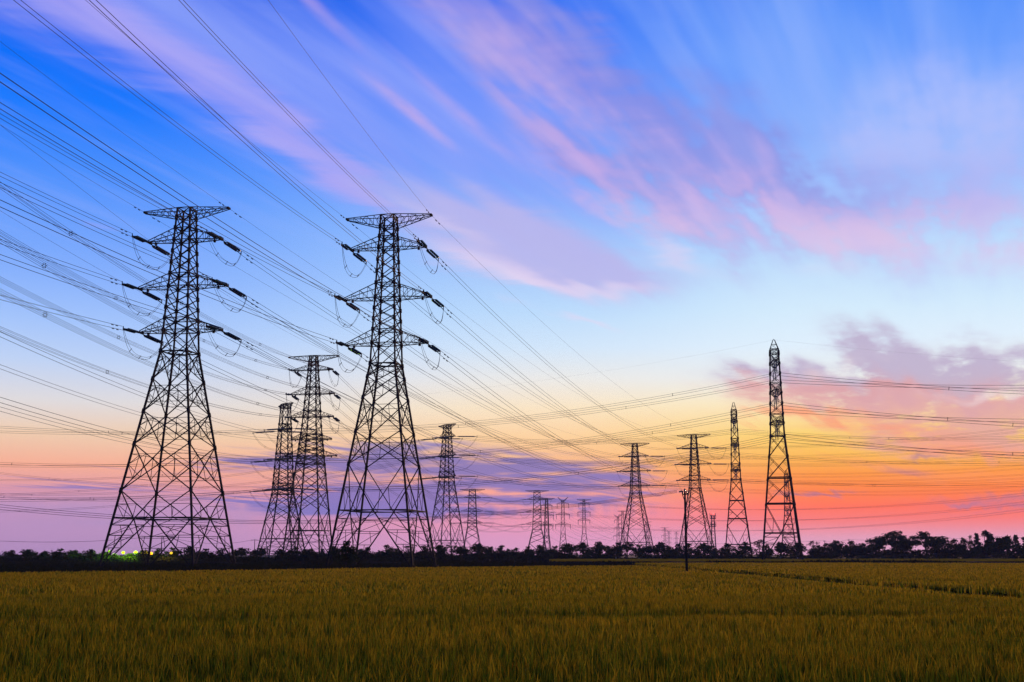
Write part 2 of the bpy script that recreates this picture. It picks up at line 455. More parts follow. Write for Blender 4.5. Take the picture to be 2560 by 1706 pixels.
def pylon(label, px, d, phi, prof, panels, belt, arms, top, t=1.0, detail=1, din=None, dout=None,
          ins=4.2, group='lattice pylons of the power lines', susp=False, quad=False, peak=False, bare=(), base_z=0.0, jump=3.8, horn=False, rings=(), leg_w=1.0):
    """prof: [(z, half width)], panels: z levels of the bracing from the belt up, belt: z of the lower belt,
    arms: [(z bottom, z top, half length)], top: (z top, z bottom, half length).  Returns attachment points."""
    loc = at(px, 1385, d)
    loc.z = base_z
    th = thing('lattice_pylon', label, 'pylon', loc, R(-phi), group)
    W = lambda z: interp(prof, z)
    H = prof[-1][0]
    tl, tb, tr = 0.27 * t, 0.135 * t, 0.07 * t
    tl *= leg_w
    S4 = [(-1, -1), (1, -1), (1, 1), (-1, 1)]
    P = lambda k, z: Vector((S4[k % 4][0] * W(z), S4[k % 4][1] * W(z), z))
    # legs, each with gusset plates at the joints
    zs = [p[0] for p in prof]
    for k in range(4):
        m = MB()
        for z0, z1 in zip(zs, zs[1:]):
            m.bar(P(k, z0), P(k, z1), tl * (1.0 if z0 < zs[1] - 0.1 else 0.85))
        if detail:
            for z in panels[1:-1]:
                m.bar(P(k, z - 0.32 * t), P(k, z + 0.32 * t), tl * 1.45)
            m.bar(P(k, -0.4), P(k, 0.5), 0.9)
        m.build('leg', STEEL, th)
    br = MB()
    # leg extension below the belt
    for k in range(4):
        A0, B0, A1, B1 = P(k, 0), P(k + 1, 0), P(k, belt), P(k + 1, belt)
        Mx = (A1 + B1) / 2
        br.bar(A1, B1, tb * 1.25)
        for X0, X1 in ((A0, A1), (B0, B1)):
            br.bar(Mx, X0, tb * 1.1)
            if detail:
                prev = None
                for u in (0.2, 0.42, 0.66, 0.86):
                    a, b = X0.lerp(X1, u), X0.lerp(Mx, u)
                    br.bar(a, b, tr * 1.3)
                    if prev:
                        br.bar(prev[0], b, tr)
                        if detail > 1:
                            br.bar(prev[1], a.lerp(b, 0.5), tr)
                    prev = (a, b)
                br.bar(prev[0], X1.lerp(Mx, 0.5), tr)
        if detail:
            br.bar(Mx, (P(k + 1, belt) + P(k + 2, belt)) / 2, tb * 0.8)
            a, b = A0.lerp(Mx, 0.62), B0.lerp(Mx, 0.62)
            c, d2 = P(k + 1, 0).lerp((P(k + 1, belt) + P(k + 2, belt)) / 2, 0.62), b
            br.bar(d2, c, tr)
    # body panels
    lv = [belt] + [z for z in panels if z > belt + 0.1]
    for i, (z0, z1) in enumerate(zip(lv, lv[1:])):
        big = W(z0) > 2.3
        tt = tb if big else tb * 0.85
        for k in range(4):
            A0, B0, A1, B1 = P(k, z0), P(k + 1, z0), P(k, z1), P(k + 1, z1)
            if i == 0 and belt > 2:
                Mx = (A0 + B0) / 2
                br.bar(A1, Mx, tt)
                br.bar(B1, Mx, tt)
                if detail:
                    for X0, X1 in ((A0, A1), (B0, B1)):
                        h = X0.lerp(X1, 0.5)
                        q2 = X1.lerp(Mx, 0.5)
                        br.bar(h, q2, tr)
                        br.bar(h, X0.lerp(Mx, 0.5), tr)
                        br.bar(q2, X0.lerp(Mx, 0.5), tr)
                continue
            br.bar(A0, B1, tt)
            br.bar(B0, A1, tt)
            u = W(z0) / (W(z0) + W(z1))
            C = A0.lerp(B1, u)
            if detail and big:
                for X0, X1 in ((A0, A1), (B0, B1)):
                    h1, h2 = X0.lerp(X1, u * 0.5), X0.lerp(X1, u + (1 - u) * 0.5)
                    d1, d2 = X0.lerp(C, 0.5), X1.lerp(C, 0.5)
                    hm = X0.lerp(X1, u)
                    br.bar(hm, d1, tr)
                    br.bar(hm, d2, tr)
                    br.bar(h1, d1, tr)
                    br.bar(h2, d2, tr)
                    if detail > 1:
                        br.bar(d1, d2, tr)
                m1 = B0.lerp(C, 0.5)
                m2 = A0.lerp(C, 0.5)
                if detail > 1 and W(z0) > 3.2:
                    br.bar(m1, m2, tr)
                    br.bar(A1.lerp(C, 0.5), B1.lerp(C, 0.5), tr)
    hor = set([lv[-1]] + [z for a in arms for z in a[:2]] + ([top[0], top[1]] if top else []))
    for z in hor:
        for k in range(4):
            br.bar(P(k, z), P(k + 1, z), tb * 0.95)
        br.bar(P(0, z), P(2, z), tr)
        br.bar(P(1, z), P(3, z), tr)
    for z in rings:
        for k in range(4):
            br.bar(P(k, z), P(k + 1, z), 0.30 * t)
    zw = zs[1] if len(zs) > 2 else None
    if zw:
        for k in range(4):
            br.bar(P(k, zw), P(k + 1, zw), tb * 1.3)
            br.bar((P(k, zw) + P(k + 1, zw)) / 2, (P(k + 1, zw) + P(k + 2, zw)) / 2, tb)
    if peak:
        apex = Vector((0, 0, H + peak))
        for k in range(4):
            br.bar(P(k, H), apex + Vector((S4[k][0] * 0.2, S4[k][1] * 0.2, 0)), tb)
            br.bar(P(k, H).lerp(apex, 0.5), P(k + 1, H).lerp(apex, 0.5), tr * 1.3)
            br.bar(P(k, H), P(k + 1, H).lerp(apex, 0.5), tr)
        br.bar(apex + Vector((-0.5, 0, 0.1)), apex + Vector((0.5, 0, 0.1)), tb)
    br.build('lattice_bracing', STEEL, th)

    M3 = Matrix.Rotation(R(-phi), 4, 'Z')
    M3i = M3.inverted()
    wor = lambda p: (M3 @ Vector(p)) + loc
    att = {'loc': loc, 'thing': th}
    nb = 4 if detail else 3
    ab, ar = tb * 0.8, tr * 0.85
    # crossarms
    for ai, (zb, zt, L) in enumerate(arms):
        for s in (-1, 1):
            ca = MB()
            e = 0.32
            tipB = {q2: Vector((s * L, q2 * e, zb)) for q2 in (-1, 1)}
            tipT = {q2: Vector((s * L, q2 * e, zb + 0.28)) for q2 in (-1, 1)}
            rb = {q2: Vector((s * W(zb), q2 * W(zb), zb)) for q2 in (-1, 1)}
            rt = {q2: Vector((s * W(zt), q2 * W(zt), zt)) for q2 in (-1, 1)}
            for q2 in (-1, 1):
                ca.bar(rb[q2], tipB[q2], ab * 1.15)
                ca.bar(rt[q2], tipT[q2], ab)
                ca.bar(tipB[q2], tipT[q2], ab)
                for j in range(1, nb):
                    u, u0 = j / nb, (j - 1) / nb
                    ca.bar(rb[q2].lerp(tipB[q2], u), rt[q2].lerp(tipT[q2], u), ar)
                    ca.bar(rb[q2].lerp(tipB[q2], u0), rt[q2].lerp(tipT[q2], u), ar)
            for j in range(1, nb + 1):
                u, u0 = j / nb, (j - 1) / nb
                if j < nb:
                    ca.bar(rb[-1].lerp(tipB[-1], u), rb[1].lerp(tipB[1], u), ar)
                    ca.bar(rt[-1].lerp(tipT[-1], u), rt[1].lerp(tipT[1], u), ar)
                q3 = 1 if j % 2 else -1
                ca.bar(rb[-q3].lerp(tipB[-q3], u0), rb[q3].lerp(tipB[q3], u), ar)
            ca.bar((s * (L - 0.15), -0.5, zb), (s * (L - 0.15), 0.5, zb), 0.35 * t, 0.3 * t)
            if detail:
                ca.bar((s * (L * 0.8), 0, zb), (s * (L * 0.8), 0, zb - 0.45), 0.3)
            arm = ca.build('crossarm', STEEL, th)
            key = (ai, s)
            if ai in bare:
                att[key] = {'in': wor((s * L, 0, zb)), 'out': wor((s * L, 0, zb))}
                continue
            if susp:
                for off in (-1, 1) if susp == 2 else (0,):
                    st = MB()
                    a = Vector((s * (L - 0.3), off * 0.3, zb - 0.1))
                    b = a + Vector((0, 0, -ins))
                    nd = 14
                    st.lathe(a, b, [(0, 0.03 * t)] + [(0.08 + 0.84 * (j / (2 * nd)), (0.15 if j % 2 else 0.07) * t) for j in range(2 * nd + 1)] + [(1, 0.05 * t)], 6)
                    st.bar(b + Vector((0, -0.3, -0.1)), b + Vector((0, 0.3, -0.1)), 0.12 * t)
                    st.build('insulator_string', GLASS, arm)
                p = wor((s * (L - 0.3), 0, zb - 0.2 - ins))
                att[key] = {'in': p, 'out': p}
                continue
            ends = {}
            for nm, dw in (('in', din), ('out', dout)):
                if dw is None:
                    continue
                dl = (M3i @ Vector(dw)).normalized()
                side = dl.cross(Vector((0, 0, 1))).normalized()
                tip = Vector((s * (L - 0.1), 0.45 * (1 if dl.y > 0 else -1), zb - 0.12))
                a0, a1 = tip + dl * 0.9, tip + dl * (0.9 + ins)
                yk = MB()
                yk.bar(tip, a0, 0.12 * t)
                yk.bar(a0 - side * 0.36, a0 + side * 0.36, 0.12 * t, 0.12 * t)
                yk.build('yoke', STEEL, arm)
                yk = MB()
                e1 = a1 + dl * 0.75
                up = Vector((0, 0, 0.3))
                yk.bar(a1 - side * 0.36, a1 + side * 0.36, 0.12 * t, 0.12 * t)
                for q2 in (-1, 1):
                    yk.bar(a1 + side * 0.3 * q2, e1 + up * q2, 0.09 * t)
                yk.bar(e1 + up, e1 - up, 0.10 * t)
                yk.build('yoke', STEEL, arm)
                for q2 in (-1, 1):
                    st = MB()
                    nd = 16 if detail else 6
                    o2 = side * 0.30 * q2
                    st.lathe(a0 + o2, a1 + o2, [(0, 0.05 * t)] + [(0.06 + 0.88 * (j / (2 * nd)), (0.20 if j % 2 else 0.14) * t) for j in range(2 * nd + 1)] + [(1, 0.05 * t)], 7)
                    st.build('insulator_string', GLASS, arm)
                ends[nm] = e1
            if 'in' in ends and 'out' in ends and jump:
                jp = MB()
                for q2 in (-1, 1):
                    a, b = ends['in'] + Vector((0, 0, 0.28 * q2)), ends['out'] + Vector((0, 0, 0.28 * q2))
                    lo = -jump - 0.12 * q2
                    pts = []
                    for j in range(25):
                        u = j / 24
                        sx = (2 * u - 1)
                        p = a.lerp(b, u)
                        p.z += lo * (1 - abs(sx) ** 2.6)
                        p += Vector((s * 0.5 * (1 - sx * sx) + 0.16 * q2 * (1 - sx * sx), 0, 0))
                        pts.append(p)
                    jp.tube(pts, 0.028 * max(1, t), 4)
                if detail:
                    for u in (0.25, 0.5, 0.75):
                        sx = 2 * u - 1
                        p = ends['in'].lerp(ends['out'], u)
                        p.z -= jump * (1 - abs(sx) ** 2.6)
                        p += Vector((s * 0.5 * (1 - sx * sx), 0, 0))
                        jp.bar(p + Vector((-0.2, 0, -0.25)), p + Vector((0.2, 0, 0.25)), 0.07)
                jp.build('jumper_wire', WIRE, arm)
            att[key] = {k2: wor(v) for k2, v in ends.items()}
    if top:
        zt, zb, L = top
        for s in (-1, 1):
            ca = MB()
            e = 0.22
            lift = 0.0 if not horn else horn
            tip = {q2: Vector((s * L, q2 * e, zt - 0.12 + lift)) for q2 in (-1, 1)}
            tipb = {q2: Vector((s * L, q2 * e, zt - 0.4 + lift)) for q2 in (-1, 1)}
            for q2 in (-1, 1):
                r1 = Vector((s * W(zt), q2 * W(zt), zt))
                r0 = Vector((s * W(zb), q2 * W(zb), zb))
                ca.bar(r1, tip[q2], ab)
                ca.bar(r0, tipb[q2], ab)
                for j in range(1, nb + 1):
                    u, u0 = j / (nb + 1), (j - 1) / (nb + 1)
                    ca.bar(r1.lerp(tip[q2], u), r0.lerp(tipb[q2], u), ar)
                    ca.bar(r1.lerp(tip[q2], u), r0.lerp(tipb[q2], u0), ar)
            for j in range(1, nb + 1):
                u, u0 = j / (nb + 1), (j - 1) / (nb + 1)
                for z0, tp in ((zt, tip), (zb, tipb)):
                    a = lambda q2, uu: Vector((s * W(z0), q2 * W(z0), z0)).lerp(tp[q2], uu)
                    q3 = 1 if j % 2 else -1
                    if z0 == zb or j % 2:
                        ca.bar(a(-q3, u0), a(q3, u), ar)
            ca.bar((s * L, -0.45, zt - 0.25 + lift), (s * L, 0.45, zt - 0.25 + lift), 0.3 * t)
            ca.build('earth_wire_arm', STEEL, th)
            att[('e', s)] = {'in': wor((s * L, -0.4, zt - 0.25 + lift)), 'out': wor((s * L, 0.4, zt - 0.25 + lift))}
    if peak:
        p = wor((0, 0, H + peak))
        att[('e', 1)] = att[('e', -1)] = {'in': p, 'out': p}
    return att


def zy(px, y, d):
    return at(px, y, d).z


def steps(z0, z1, n, ratio=1.0):
    """n panel levels from z0 to z1, each panel ratio times the one below."""
    h = [ratio ** i for i in range(n)]
    sm = sum(h)
    out, z = [z0], z0
    for x in h:
        z += (z1 - z0) * x / sm
        out.append(z)
    return out


DIN = (-math.sin(R(6)), -math.cos(R(6)), -0.06)


def dirto(a, slope=-0.08):
    return (math.sin(R(a)), math.cos(R(a)), slope)


def upper_levels(zw, arms, top, n=(1, 3, 3, 2)):
    """bracing levels from the waist to the top, with a joint at every arm chord"""
    ks = [zw]
    prev = zw
    seq = sorted(arms, key=lambda a: a[0])
    for i, (zb, zt, L) in enumerate(seq):
        ks += steps(prev, zb, n[min(i, 2)])[1:]
        ks.append(zt)
        prev = zt
    ks += steps(prev, top[1], 1)[1:] + [top[0]]
    return ks


# the big left pylon
d1 = 182.0
Z = lambda y: zy(425, y, d1)
k1 = d1 / FPX
arms1 = [(Z(603), Z(573), 6.15), (Z(719), Z(687), 7.35), (Z(829), Z(799), 6.75)]
top1 = (Z(523), Z(546), 7.0)
pan1 = [Z(1297), Z(1230), Z(1115), Z(1033), Z(952), Z(882)] + upper_levels(Z(882), arms1, top1)[1:]
T1 = pylon('tall black lattice pylon standing over the green lamps, nearest the left edge', 425, d1, 10.8,
           [(0, 7.35), (Z(882), 2.12), (Z(523), 1.05)], pan1, Z(1297), arms1, top1, 1.0, 2, DIN, dirto(15.8), 4.3, jump=3.3)
# the big centre pylon
d2 = 186.0
Z = lambda y: zy(957, y, d2)
arms2 = [(Z(622), Z(594), 6.25), (Z(747), Z(711), 7.2), (Z(861), Z(827), 6.7)]
top2 = (Z(540), Z(569), 7.0)
pan2 = [Z(1278), Z(1164), Z(1083), Z(998), Z(945), Z(912)] + upper_levels(Z(912), arms2, top2)[1:]
T2 = pylon('tall black lattice pylon with a leafy bush at its foot, left of centre', 957, d2, 11.3,
           [(0, 6.65), (Z(912), 2.0), (Z(540), 1.05)], pan2, Z(1278), arms2, top2, 1.0, 2, DIN, dirto(16.3), 4.0, jump=3.5)
# five-armed pylon behind
d3 = 325.0
Z = lambda y: zy(770, y, d3)
arms3 = [(Z(926), Z(913), 5.6), (Z(986), Z(968), 6.2), (Z(1043), Z(1027), 6.1), (Z(1099), Z(1086), 5.7), (Z(1141), Z(1125), 7.3)]
top3 = (Z(890), Z(905), 7.1)
pan3 = [Z(1327), Z(1275), Z(1228), Z(1185), Z(1160)] + upper_levels(Z(1160), arms3, top3, (1, 2, 2))[1:]
T3 = pylon('five-armed lattice pylon seen between the two tallest pylons', 770, d3, 11.5,
           [(0, 5.3), (Z(1160), 2.95), (Z(1068), 2.02), (Z(890), 0.85)], pan3, Z(1327), arms3, top3, 1.15, 1, dirto(181, -0.08), dirto(6.2), 4.6, bare=(3, 4))


def mk(y_top, H):
    return (H - CAM_H) * FPX / (1385 - y_top)


def generic(label, px, ytop, H, phi, t=1.2, detail=1, wbase=7.2, wwaist=2.1, arms=None, fr=(.905, .765, .635), waist=.57, wtop=1.05, L=(6.1, 7.2, 6.6), Ltop=6.9, **kw):
    d = mk(ytop, H)
    a = [(H * f, H * (f + .036), l) for f, l in zip(fr, L)]
    top = (H, H * .972, Ltop)
    zw = H * waist
    belt = kw.pop('belt', .14) * H
    pan = steps(belt, zw, kw.pop('nlow', 5), 0.84) + upper_levels(zw, a, top, kw.pop('nup', (1, 3, 3)))[1:]
    return pylon(label, px, d, phi, [(0, wbase), (zw, wwaist), (H, wtop)], pan, belt, a, top, t, detail, **kw), d


# pylon seen almost edge-on, its long strings pulling sideways to the left
T3B, d3b = generic('narrow pylon seen almost edge-on, long insulators pulling left at its side', 702, 1014, 50, 59, 1.2, 1, 6.3, 2.7, wtop=1.15,
                   fr=(.835, .645, .455), waist=.42, L=(5.4, 6.2, 6.2), Ltop=5.6, din=(-0.96, 0.06, -0.06), dout=(0.97, -0.1, -0.05), ins=6.6, jump=5.5, nup=(1, 3, 3), nlow=3)
T4, d4 = generic('twisted lattice pylon just beyond the bush-footed pylon, insulators pulling both sides', 1115, 1066, 55, 57, 1.15, 1, 6.2, 2.3,
                 fr=(.905, .765, .61), waist=.57, L=(6, 6.8, 6.6), Ltop=6.4, din=(-0.95, 0.25, -0.05), dout=(0.97, -0.15, -0.02), ins=7.5, jump=6.0, nlow=4)
T5, d5 = generic('small front-facing pylon half behind the twisted pylon', 1180, 1227, 53, -6, 1.7, 0, 7.8, 3.6, wtop=2.4,
                 fr=(.875, .675, .50), waist=.44, L=(6.8, 8.6, 8.2), Ltop=9.6, din=(-0.99, 0.1, -0.02), dout=(0.99, 0.05, 0.0), ins=7, jump=5.5, nlow=3, nup=(1, 2, 2))
T6, d6 = generic('mid-distance lattice pylon, first one left of the concrete pole', 1592, 1113, 55.6, 20, 1.3, 1, 7.6, 2.3,
                 fr=(.887, .758, .63), waist=.565, L=(6.6, 7.6, 7.0), Ltop=7.0, din=dirto(195.8, -0.06), dout=(0.99, 0.06, 0.0), ins=6.5, jump=5.0)
T7, d7 = generic('mid-distance lattice pylon standing right behind the concrete pole', 1742, 1091, 55.6, 20, 1.3, 1, 7.4, 2.25,
                 fr=(.89, .76, .632), waist=.565, L=(6.6, 7.6, 7.0), Ltop=7.4, din=dirto(196.3, -0.06), dout=(0.99, 0.06, 0.0), ins=6.5, jump=5.0)


def edge(label, px, ytop, H, phi, t, fr, wb, ww, wt, waist, belts, pk, susp=2, detail=1, L=(7.2, 8, 7.4)):
    """suspension pylon whose arms point at the viewer"""
    d = mk(ytop, H + pk)
    a = [(H * f, H * (f + .045), l) for f, l in zip(fr, L)]
    zw = H * waist
    belt = belts * H
    ks = [belt] + steps(belt, zw, 4, 0.9)[1:]
    ks += upper_levels(zw, a, (H, H * .985, 0), (1, 2, 2))[1:]
    return pylon(label, px, d, phi, [(0, wb), (zw, ww), (H, wt)], ks, belt, a, None, t, detail, susp=susp, ins=3.6, peak=pk, rings=(belt, H * .27, H * .39), leg_w=1.5), d


T8, d8 = edge('tallest narrow pylon at the right, arms pointing straight at the viewer', 1955, 850, 57.5, 101, 1.0, (.93, .79, .645), 5.2, 1.85, 1.12, .585, .135, 2.6)
T9, d9 = edge('slim edge-on pylon standing left of the tallest narrow one', 1846, 1010, 57.5, 100, 1.05, (.92, .76, .59), 5.2, 1.8, 0.95, .53, .10, 2.8)
T10, d10 = edge('small edge-on pylon showing inside the legs of the tallest narrow one', 1973, 1180, 57.5, 101, 1.3, (.9, .73, .56), 5.6, 2.2, 1.2, .50, .10, 2.6, detail=0)

T11, d11 = generic('wide small pylon with bold crossarms, first of the far row of four', 1343, 1230, 55, 3, 1.7, 0, 9.2, 3.7, wtop=2.5, fr=(.865, .67, .49), waist=.41, L=(8.2, 10.2, 9.6), Ltop=9.6, din=(-0.98, 0.1, -0.03), dout=(0.99, 0.1, 0), ins=2.6, jump=4.5, nlow=4, nup=(1, 2, 2), belt=.1)
SUSP = dict(susp=1, ins=3.4)
T12, d12 = generic('thin far pylon overlapping the wide one, second of the row', 1367, 1249, 50, -8, 1.8, 0, 3.9, 1.9, wtop=1.0, fr=(.87, .70, .52), waist=.36, L=(5.0, 6.4, 5.8), Ltop=6.8, nlow=3, nup=(1, 2, 2), belt=.1, **SUSP)
T13, d13 = generic('thin far pylon with a V-shaped crown of two horns', 1408, 1254, 48, 3, 1.8, 0, 3.9, 1.9, wtop=1.0, fr=(.93, .74, .56), waist=.40, L=(5.2, 5.9, 6.6), Ltop=4.2, nlow=3, nup=(1, 2, 2), belt=.1, horn=2.6, **SUSP)
T14, d14 = generic('thin flat-topped far pylon standing alone, last of the row', 1461, 1252, 50, 4, 1.8, 0, 4.3, 1.7, wtop=0.9, fr=(.92, .77, .63), waist=.40, L=(4.9, 5.7, 5.4), Ltop=5.8, nlow=3, nup=(1, 2, 2), belt=.1, **SUSP)
FAR = dict(t=1.9, detail=0, wtop=0.9, fr=(.9, .70, .50), waist=.36, nlow=3, nup=(1, 2, 2), belt=.1, **SUSP)
T15, _ = generic('faint horned pylon left of the pylon before the concrete pole', 1546, 1294, 48, 5, wbase=3.8, wwaist=1.8, L=(4.6, 5.2, 5.8), Ltop=4.6, horn=2.2, **FAR)
T16, _ = generic('faint flat-topped pylon behind the left legs of a nearer pylon', 1558, 1280, 50, 5, wbase=3.9, wwaist=1.8, L=(4.6, 5.2, 5.0), Ltop=5.2, **FAR)
T17, _ = generic('faint reddish pylon seen through the middle of a nearer pylon', 1619, 1307, 50, 8, wbase=5.2, wwaist=2.2, L=(5.4, 6.6, 6.2), Ltop=6.4, **FAR)
T18, _ = generic('tiny faint pylon, tallest of the distant trio', 1663, 1321, 50, 5, wbase=4.4, wwaist=2.2, L=(5, 6.4, 6), Ltop=7.4, **FAR)
T19, _ = generic('tiny faint pylon in the middle of the distant trio', 1673, 1330, 50, 5, wbase=4.4, wwaist=2.2, L=(5, 6.4, 6), Ltop=6.6, **FAR)
T20, _ = generic('tiny pale pylon beside the concrete pole, last of the distant trio', 1692, 1331, 50, 5, wbase=4.0, wwaist=2.0, L=(5, 6, 5.6), Ltop=6.4, **FAR)

# ------------------------------------------------------------------ power lines
LINES = 'power lines strung between the pylons'


def frame_at(pts, i):
    d = (pts[min(i + 1, len(pts) - 1)] - pts[max(i - 1, 0)]).normalized()
    s = d.cross(Vector((0, 0, 1))).normalized()
    return d, s, s.cross(d)


def bundle(label, pts, n=2, r=0.03, sep=0.6, spacer=0.0, damp=0, first=0.0, name='power_line'):
    """pts: centre line.  n conductors, spacers every `spacer` metres."""
    th = thing(name, label, 'power line', pts[0], 0, LINES)
    o = Vector(pts[0])
    offs = {1: [(0, 0)], 2: [(0.12, sep / 2), (-0.12, -sep / 2)], 3: [(-sep, 0), (0, 0.25), (sep, 0)],
            4: [(-sep / 2, sep / 2), (sep / 2, sep / 2), (sep / 2, -sep / 2), (-sep / 2, -sep / 2)]}[n]
    for a, b in offs:
        m = MB()
        q2 = []
        for i, p in enumerate(pts):
            d, s, u = frame_at(pts, i)
            q2.append(p + s * a + u * b - o)
        m.tube(q2, r, 4)
        m.build('wire', WIRE, th)
    L = [0.0]
    for a, b in zip(pts, pts[1:]):
        L.append(L[-1] + (b - a).length)

    def along(x):
        for i in range(len(pts) - 1):
            if L[i + 1] >= x:
                return pts[i].lerp(pts[i + 1], (x - L[i]) / max(1e-6, L[i + 1] - L[i])), i
        return pts[-1], len(pts) - 1
    if spacer:
        x = spacer * (0.45 + first)
        while x < L[-1] - 5:
            p, i = along(x)
            d, s, u = frame_at(pts, i)
            m = MB()
            if n == 2:
                m.bar(p + s * offs[0][0] + u * (offs[0][1] + .1) - o, p + s * offs[1][0] + u * (offs[1][1] - .1) - o, 0.11)
            else:
                ring = [p + s * (0.21 * math.cos(t)) + u * (0.21 * math.sin(t)) - o for t in [k * math.pi / 3 for k in range(6)]]
                for k in range(6):
                    m.bar(ring[k], ring[(k + 1) % 6], 0.045)
                    c = p - o
                    m.bar(ring[k], c + (ring[k] - c) * 1.6, 0.05)
            m.build('spacer', STEEL, th)
            x += spacer * rng.uniform(0.85, 1.15)
    if damp:
        for j in range(damp):
            for a, b in offs:
                x = 2.0 + 1.5 * j + (0.3 if b < 0 else 0)
                p, i = along(x)
                d, s, u = frame_at(pts, i)
                c = p + s * a + u * (b - 0.12) - o
                m = MB()
                m.bar(c - d * 0.28, c + d * 0.28, 0.05)
                m.bar(c - d * 0.30, c - d * 0.14, 0.11)
                m.bar(c + d * 0.14, c + d * 0.30, 0.11)
                m.bar(c, c + u * 0.14, 0.06)
                m.build('damper', STEEL, th)
    return th


def onplane(px, py, A, u):
    n = Vector((u.y, -u.x, 0))
    d = ray(px, py)
    t = (A - Vector((0, 0, CAM_H))).dot(n) / d.dot(n)
    p = Vector((0, 0, CAM_H)) + d * t
    return (p - A).dot(u), p.z


def run_pts(A, az, way, c=0.0005, L=380, n=60):
    """wire leaving A towards azimuth az, through the photo point(s) way on that vertical plane"""
    u = uaz(az)
    A = Vector(A)
    w = [onplane(x, y, A, u) for x, y in way]
    if len(w) == 1:
        s, z = w[0]
        m = (z - A.z - 0.5 * c * s * s) / s
    else:
        (s1, z1), (s2, z2) = w
        a = np.array([[s1, 0.5 * s1 * s1], [s2, 0.5 * s2 * s2]])
        m, c = np.linalg.solve(a, np.array([z1 - A.z, z2 - A.z]))
    return [A + u * (L * i / n) + Vector((0, 0, m * (L * i / n) + 0.5 * c * (L * i / n) ** 2)) for i in range(n + 1)]


def span_pts(A, B, sag, n=48):
    A, B = Vector(A), Vector(B)
    return [A.lerp(B, i / n) - Vector((0, 0, 4 * sag * (i / n) * (1 - i / n))) for i in range(n + 1)]


LV = {0: 'upper', 1: 'middle', 2: 'lower', 3: 'fourth', 4: 'fifth'}
SD = {-1: 'left', 1: 'right'}

# lines A and B: towards the camera
wayA = {(0, -1): (0, 435.6), (0, 1): (0, 290), (1, -1): (0, 604), (1, 1): (0, 462.5), (2, -1): (0, 743.5), (2, 1): (0, 643)}
wayB = {(0, -1): (42, 0), (0, 1): (452, 0), (1, -1): (0, 264.5), (1, 1): (231, 0), (2, -1): (0, 508.8), (2, 1): (0, 194)}
for T, wy, nm, az in ((T1, wayA, 'the lamp-lit pylon', 6.0), (T2, wayB, 'the bush-footed pylon', 6.0)):
    for k, w in wy.items():
        bundle('twin wires from %s %s arm of %s, sweeping up overhead' % (LV[k[0]], SD[k[1]], nm), run_pts(T[k]['in'], 180 + az, [w]), 2, 0.030, 0.62, 0, 2)
for T, w, s, nm in ((T1, (0, 104), 1, 'the lamp-lit pylon'), (T1, (0, 312), -1, 'the lamp-lit pylon'), (T2, (670, 0), 1, 'the bush-footed pylon'), (T2, (213, 0), -1, 'the bush-footed pylon')):
    bundle('thin single earth wire from %s peak tip of %s, rising overhead' % (SD[s], nm), run_pts(T[('e', s)]['in'], 186.0, [w], 0.00042), 1, 0.022, damp=2)
# lines A and B: away to the mid-distance pylons
for T, U, nm, um in ((T1, T6, 'the lamp-lit pylon', 'the pylon before the concrete pole'), (T2, T7, 'the bush-footed pylon', 'the pylon behind the concrete pole')):
    for a in range(3):
        for s in (-1, 1):
            bundle('twin wires from %s %s arm of %s, descending rightward' % (LV[a], SD[s], nm), span_pts(T[(a, s)]['out'], U[(a, s)]['in'], 9.5), 2, 0.037, 0.55, 0, 2)
    for s in (-1, 1):
        bundle('thin earth wire from %s peak tip of %s, descending rightward' % (SD[s], nm), span_pts(T[('e', s)]['out'], U[('e', s)]['in'], 7), 1, 0.022, damp=2)
# line C: quad bundles with star spacers
wayC = {(0, 1): (37, 489), (0, -1): (86, 632), (1, 1): (17, 609), (1, -1): (75, 737), (2, 1): (13, 737), (2, -1): (60, 848)}
for k, w in wayC.items():
    bundle('quad wires with star spacers, from the five-armed pylon\'s %s %s arm leftward' % (LV[k[0]], SD[k[1]]),
           run_pts(T3[k]['in'], 181, [w], 0.0006, 330), 4, 0.022, 0.42, 52, first=rng.uniform(0, .6))
for (a, s), w in {(3, 1): (0, 836), (3, -1): (0, 917), (4, 1): (0, 1000), (4, -1): (0, 1023)}.items():
    bundle('faint twin wires from the five-armed pylon\'s %s %s arm leftward' % (LV[a], SD[s]), run_pts(T3[(a, s)]['in'], 181, [w], 0.0006, 330), 2, 0.026, 0.6)
for s, w in ((1, (0, 312)), (-1, (0, 527))):
    bundle('hair-thin earth wire from %s peak tip of the five-armed pylon, rising leftward' % SD[s], run_pts(T3[('e', s)]['in'], 181, [w], 0.0005, 330), 1, 0.02)
for a in range(3):
    for s in (-1, 1):
        bundle('wires from the five-armed pylon\'s %s %s arm to the wide small pylon' % (LV[a], SD[s]), span_pts(T3[(a, s)]['out'], T11[(a, s)]['in'], 16), 2, 0.05, 0.5)
NF_ = {-1: 'far', 1: 'near'}
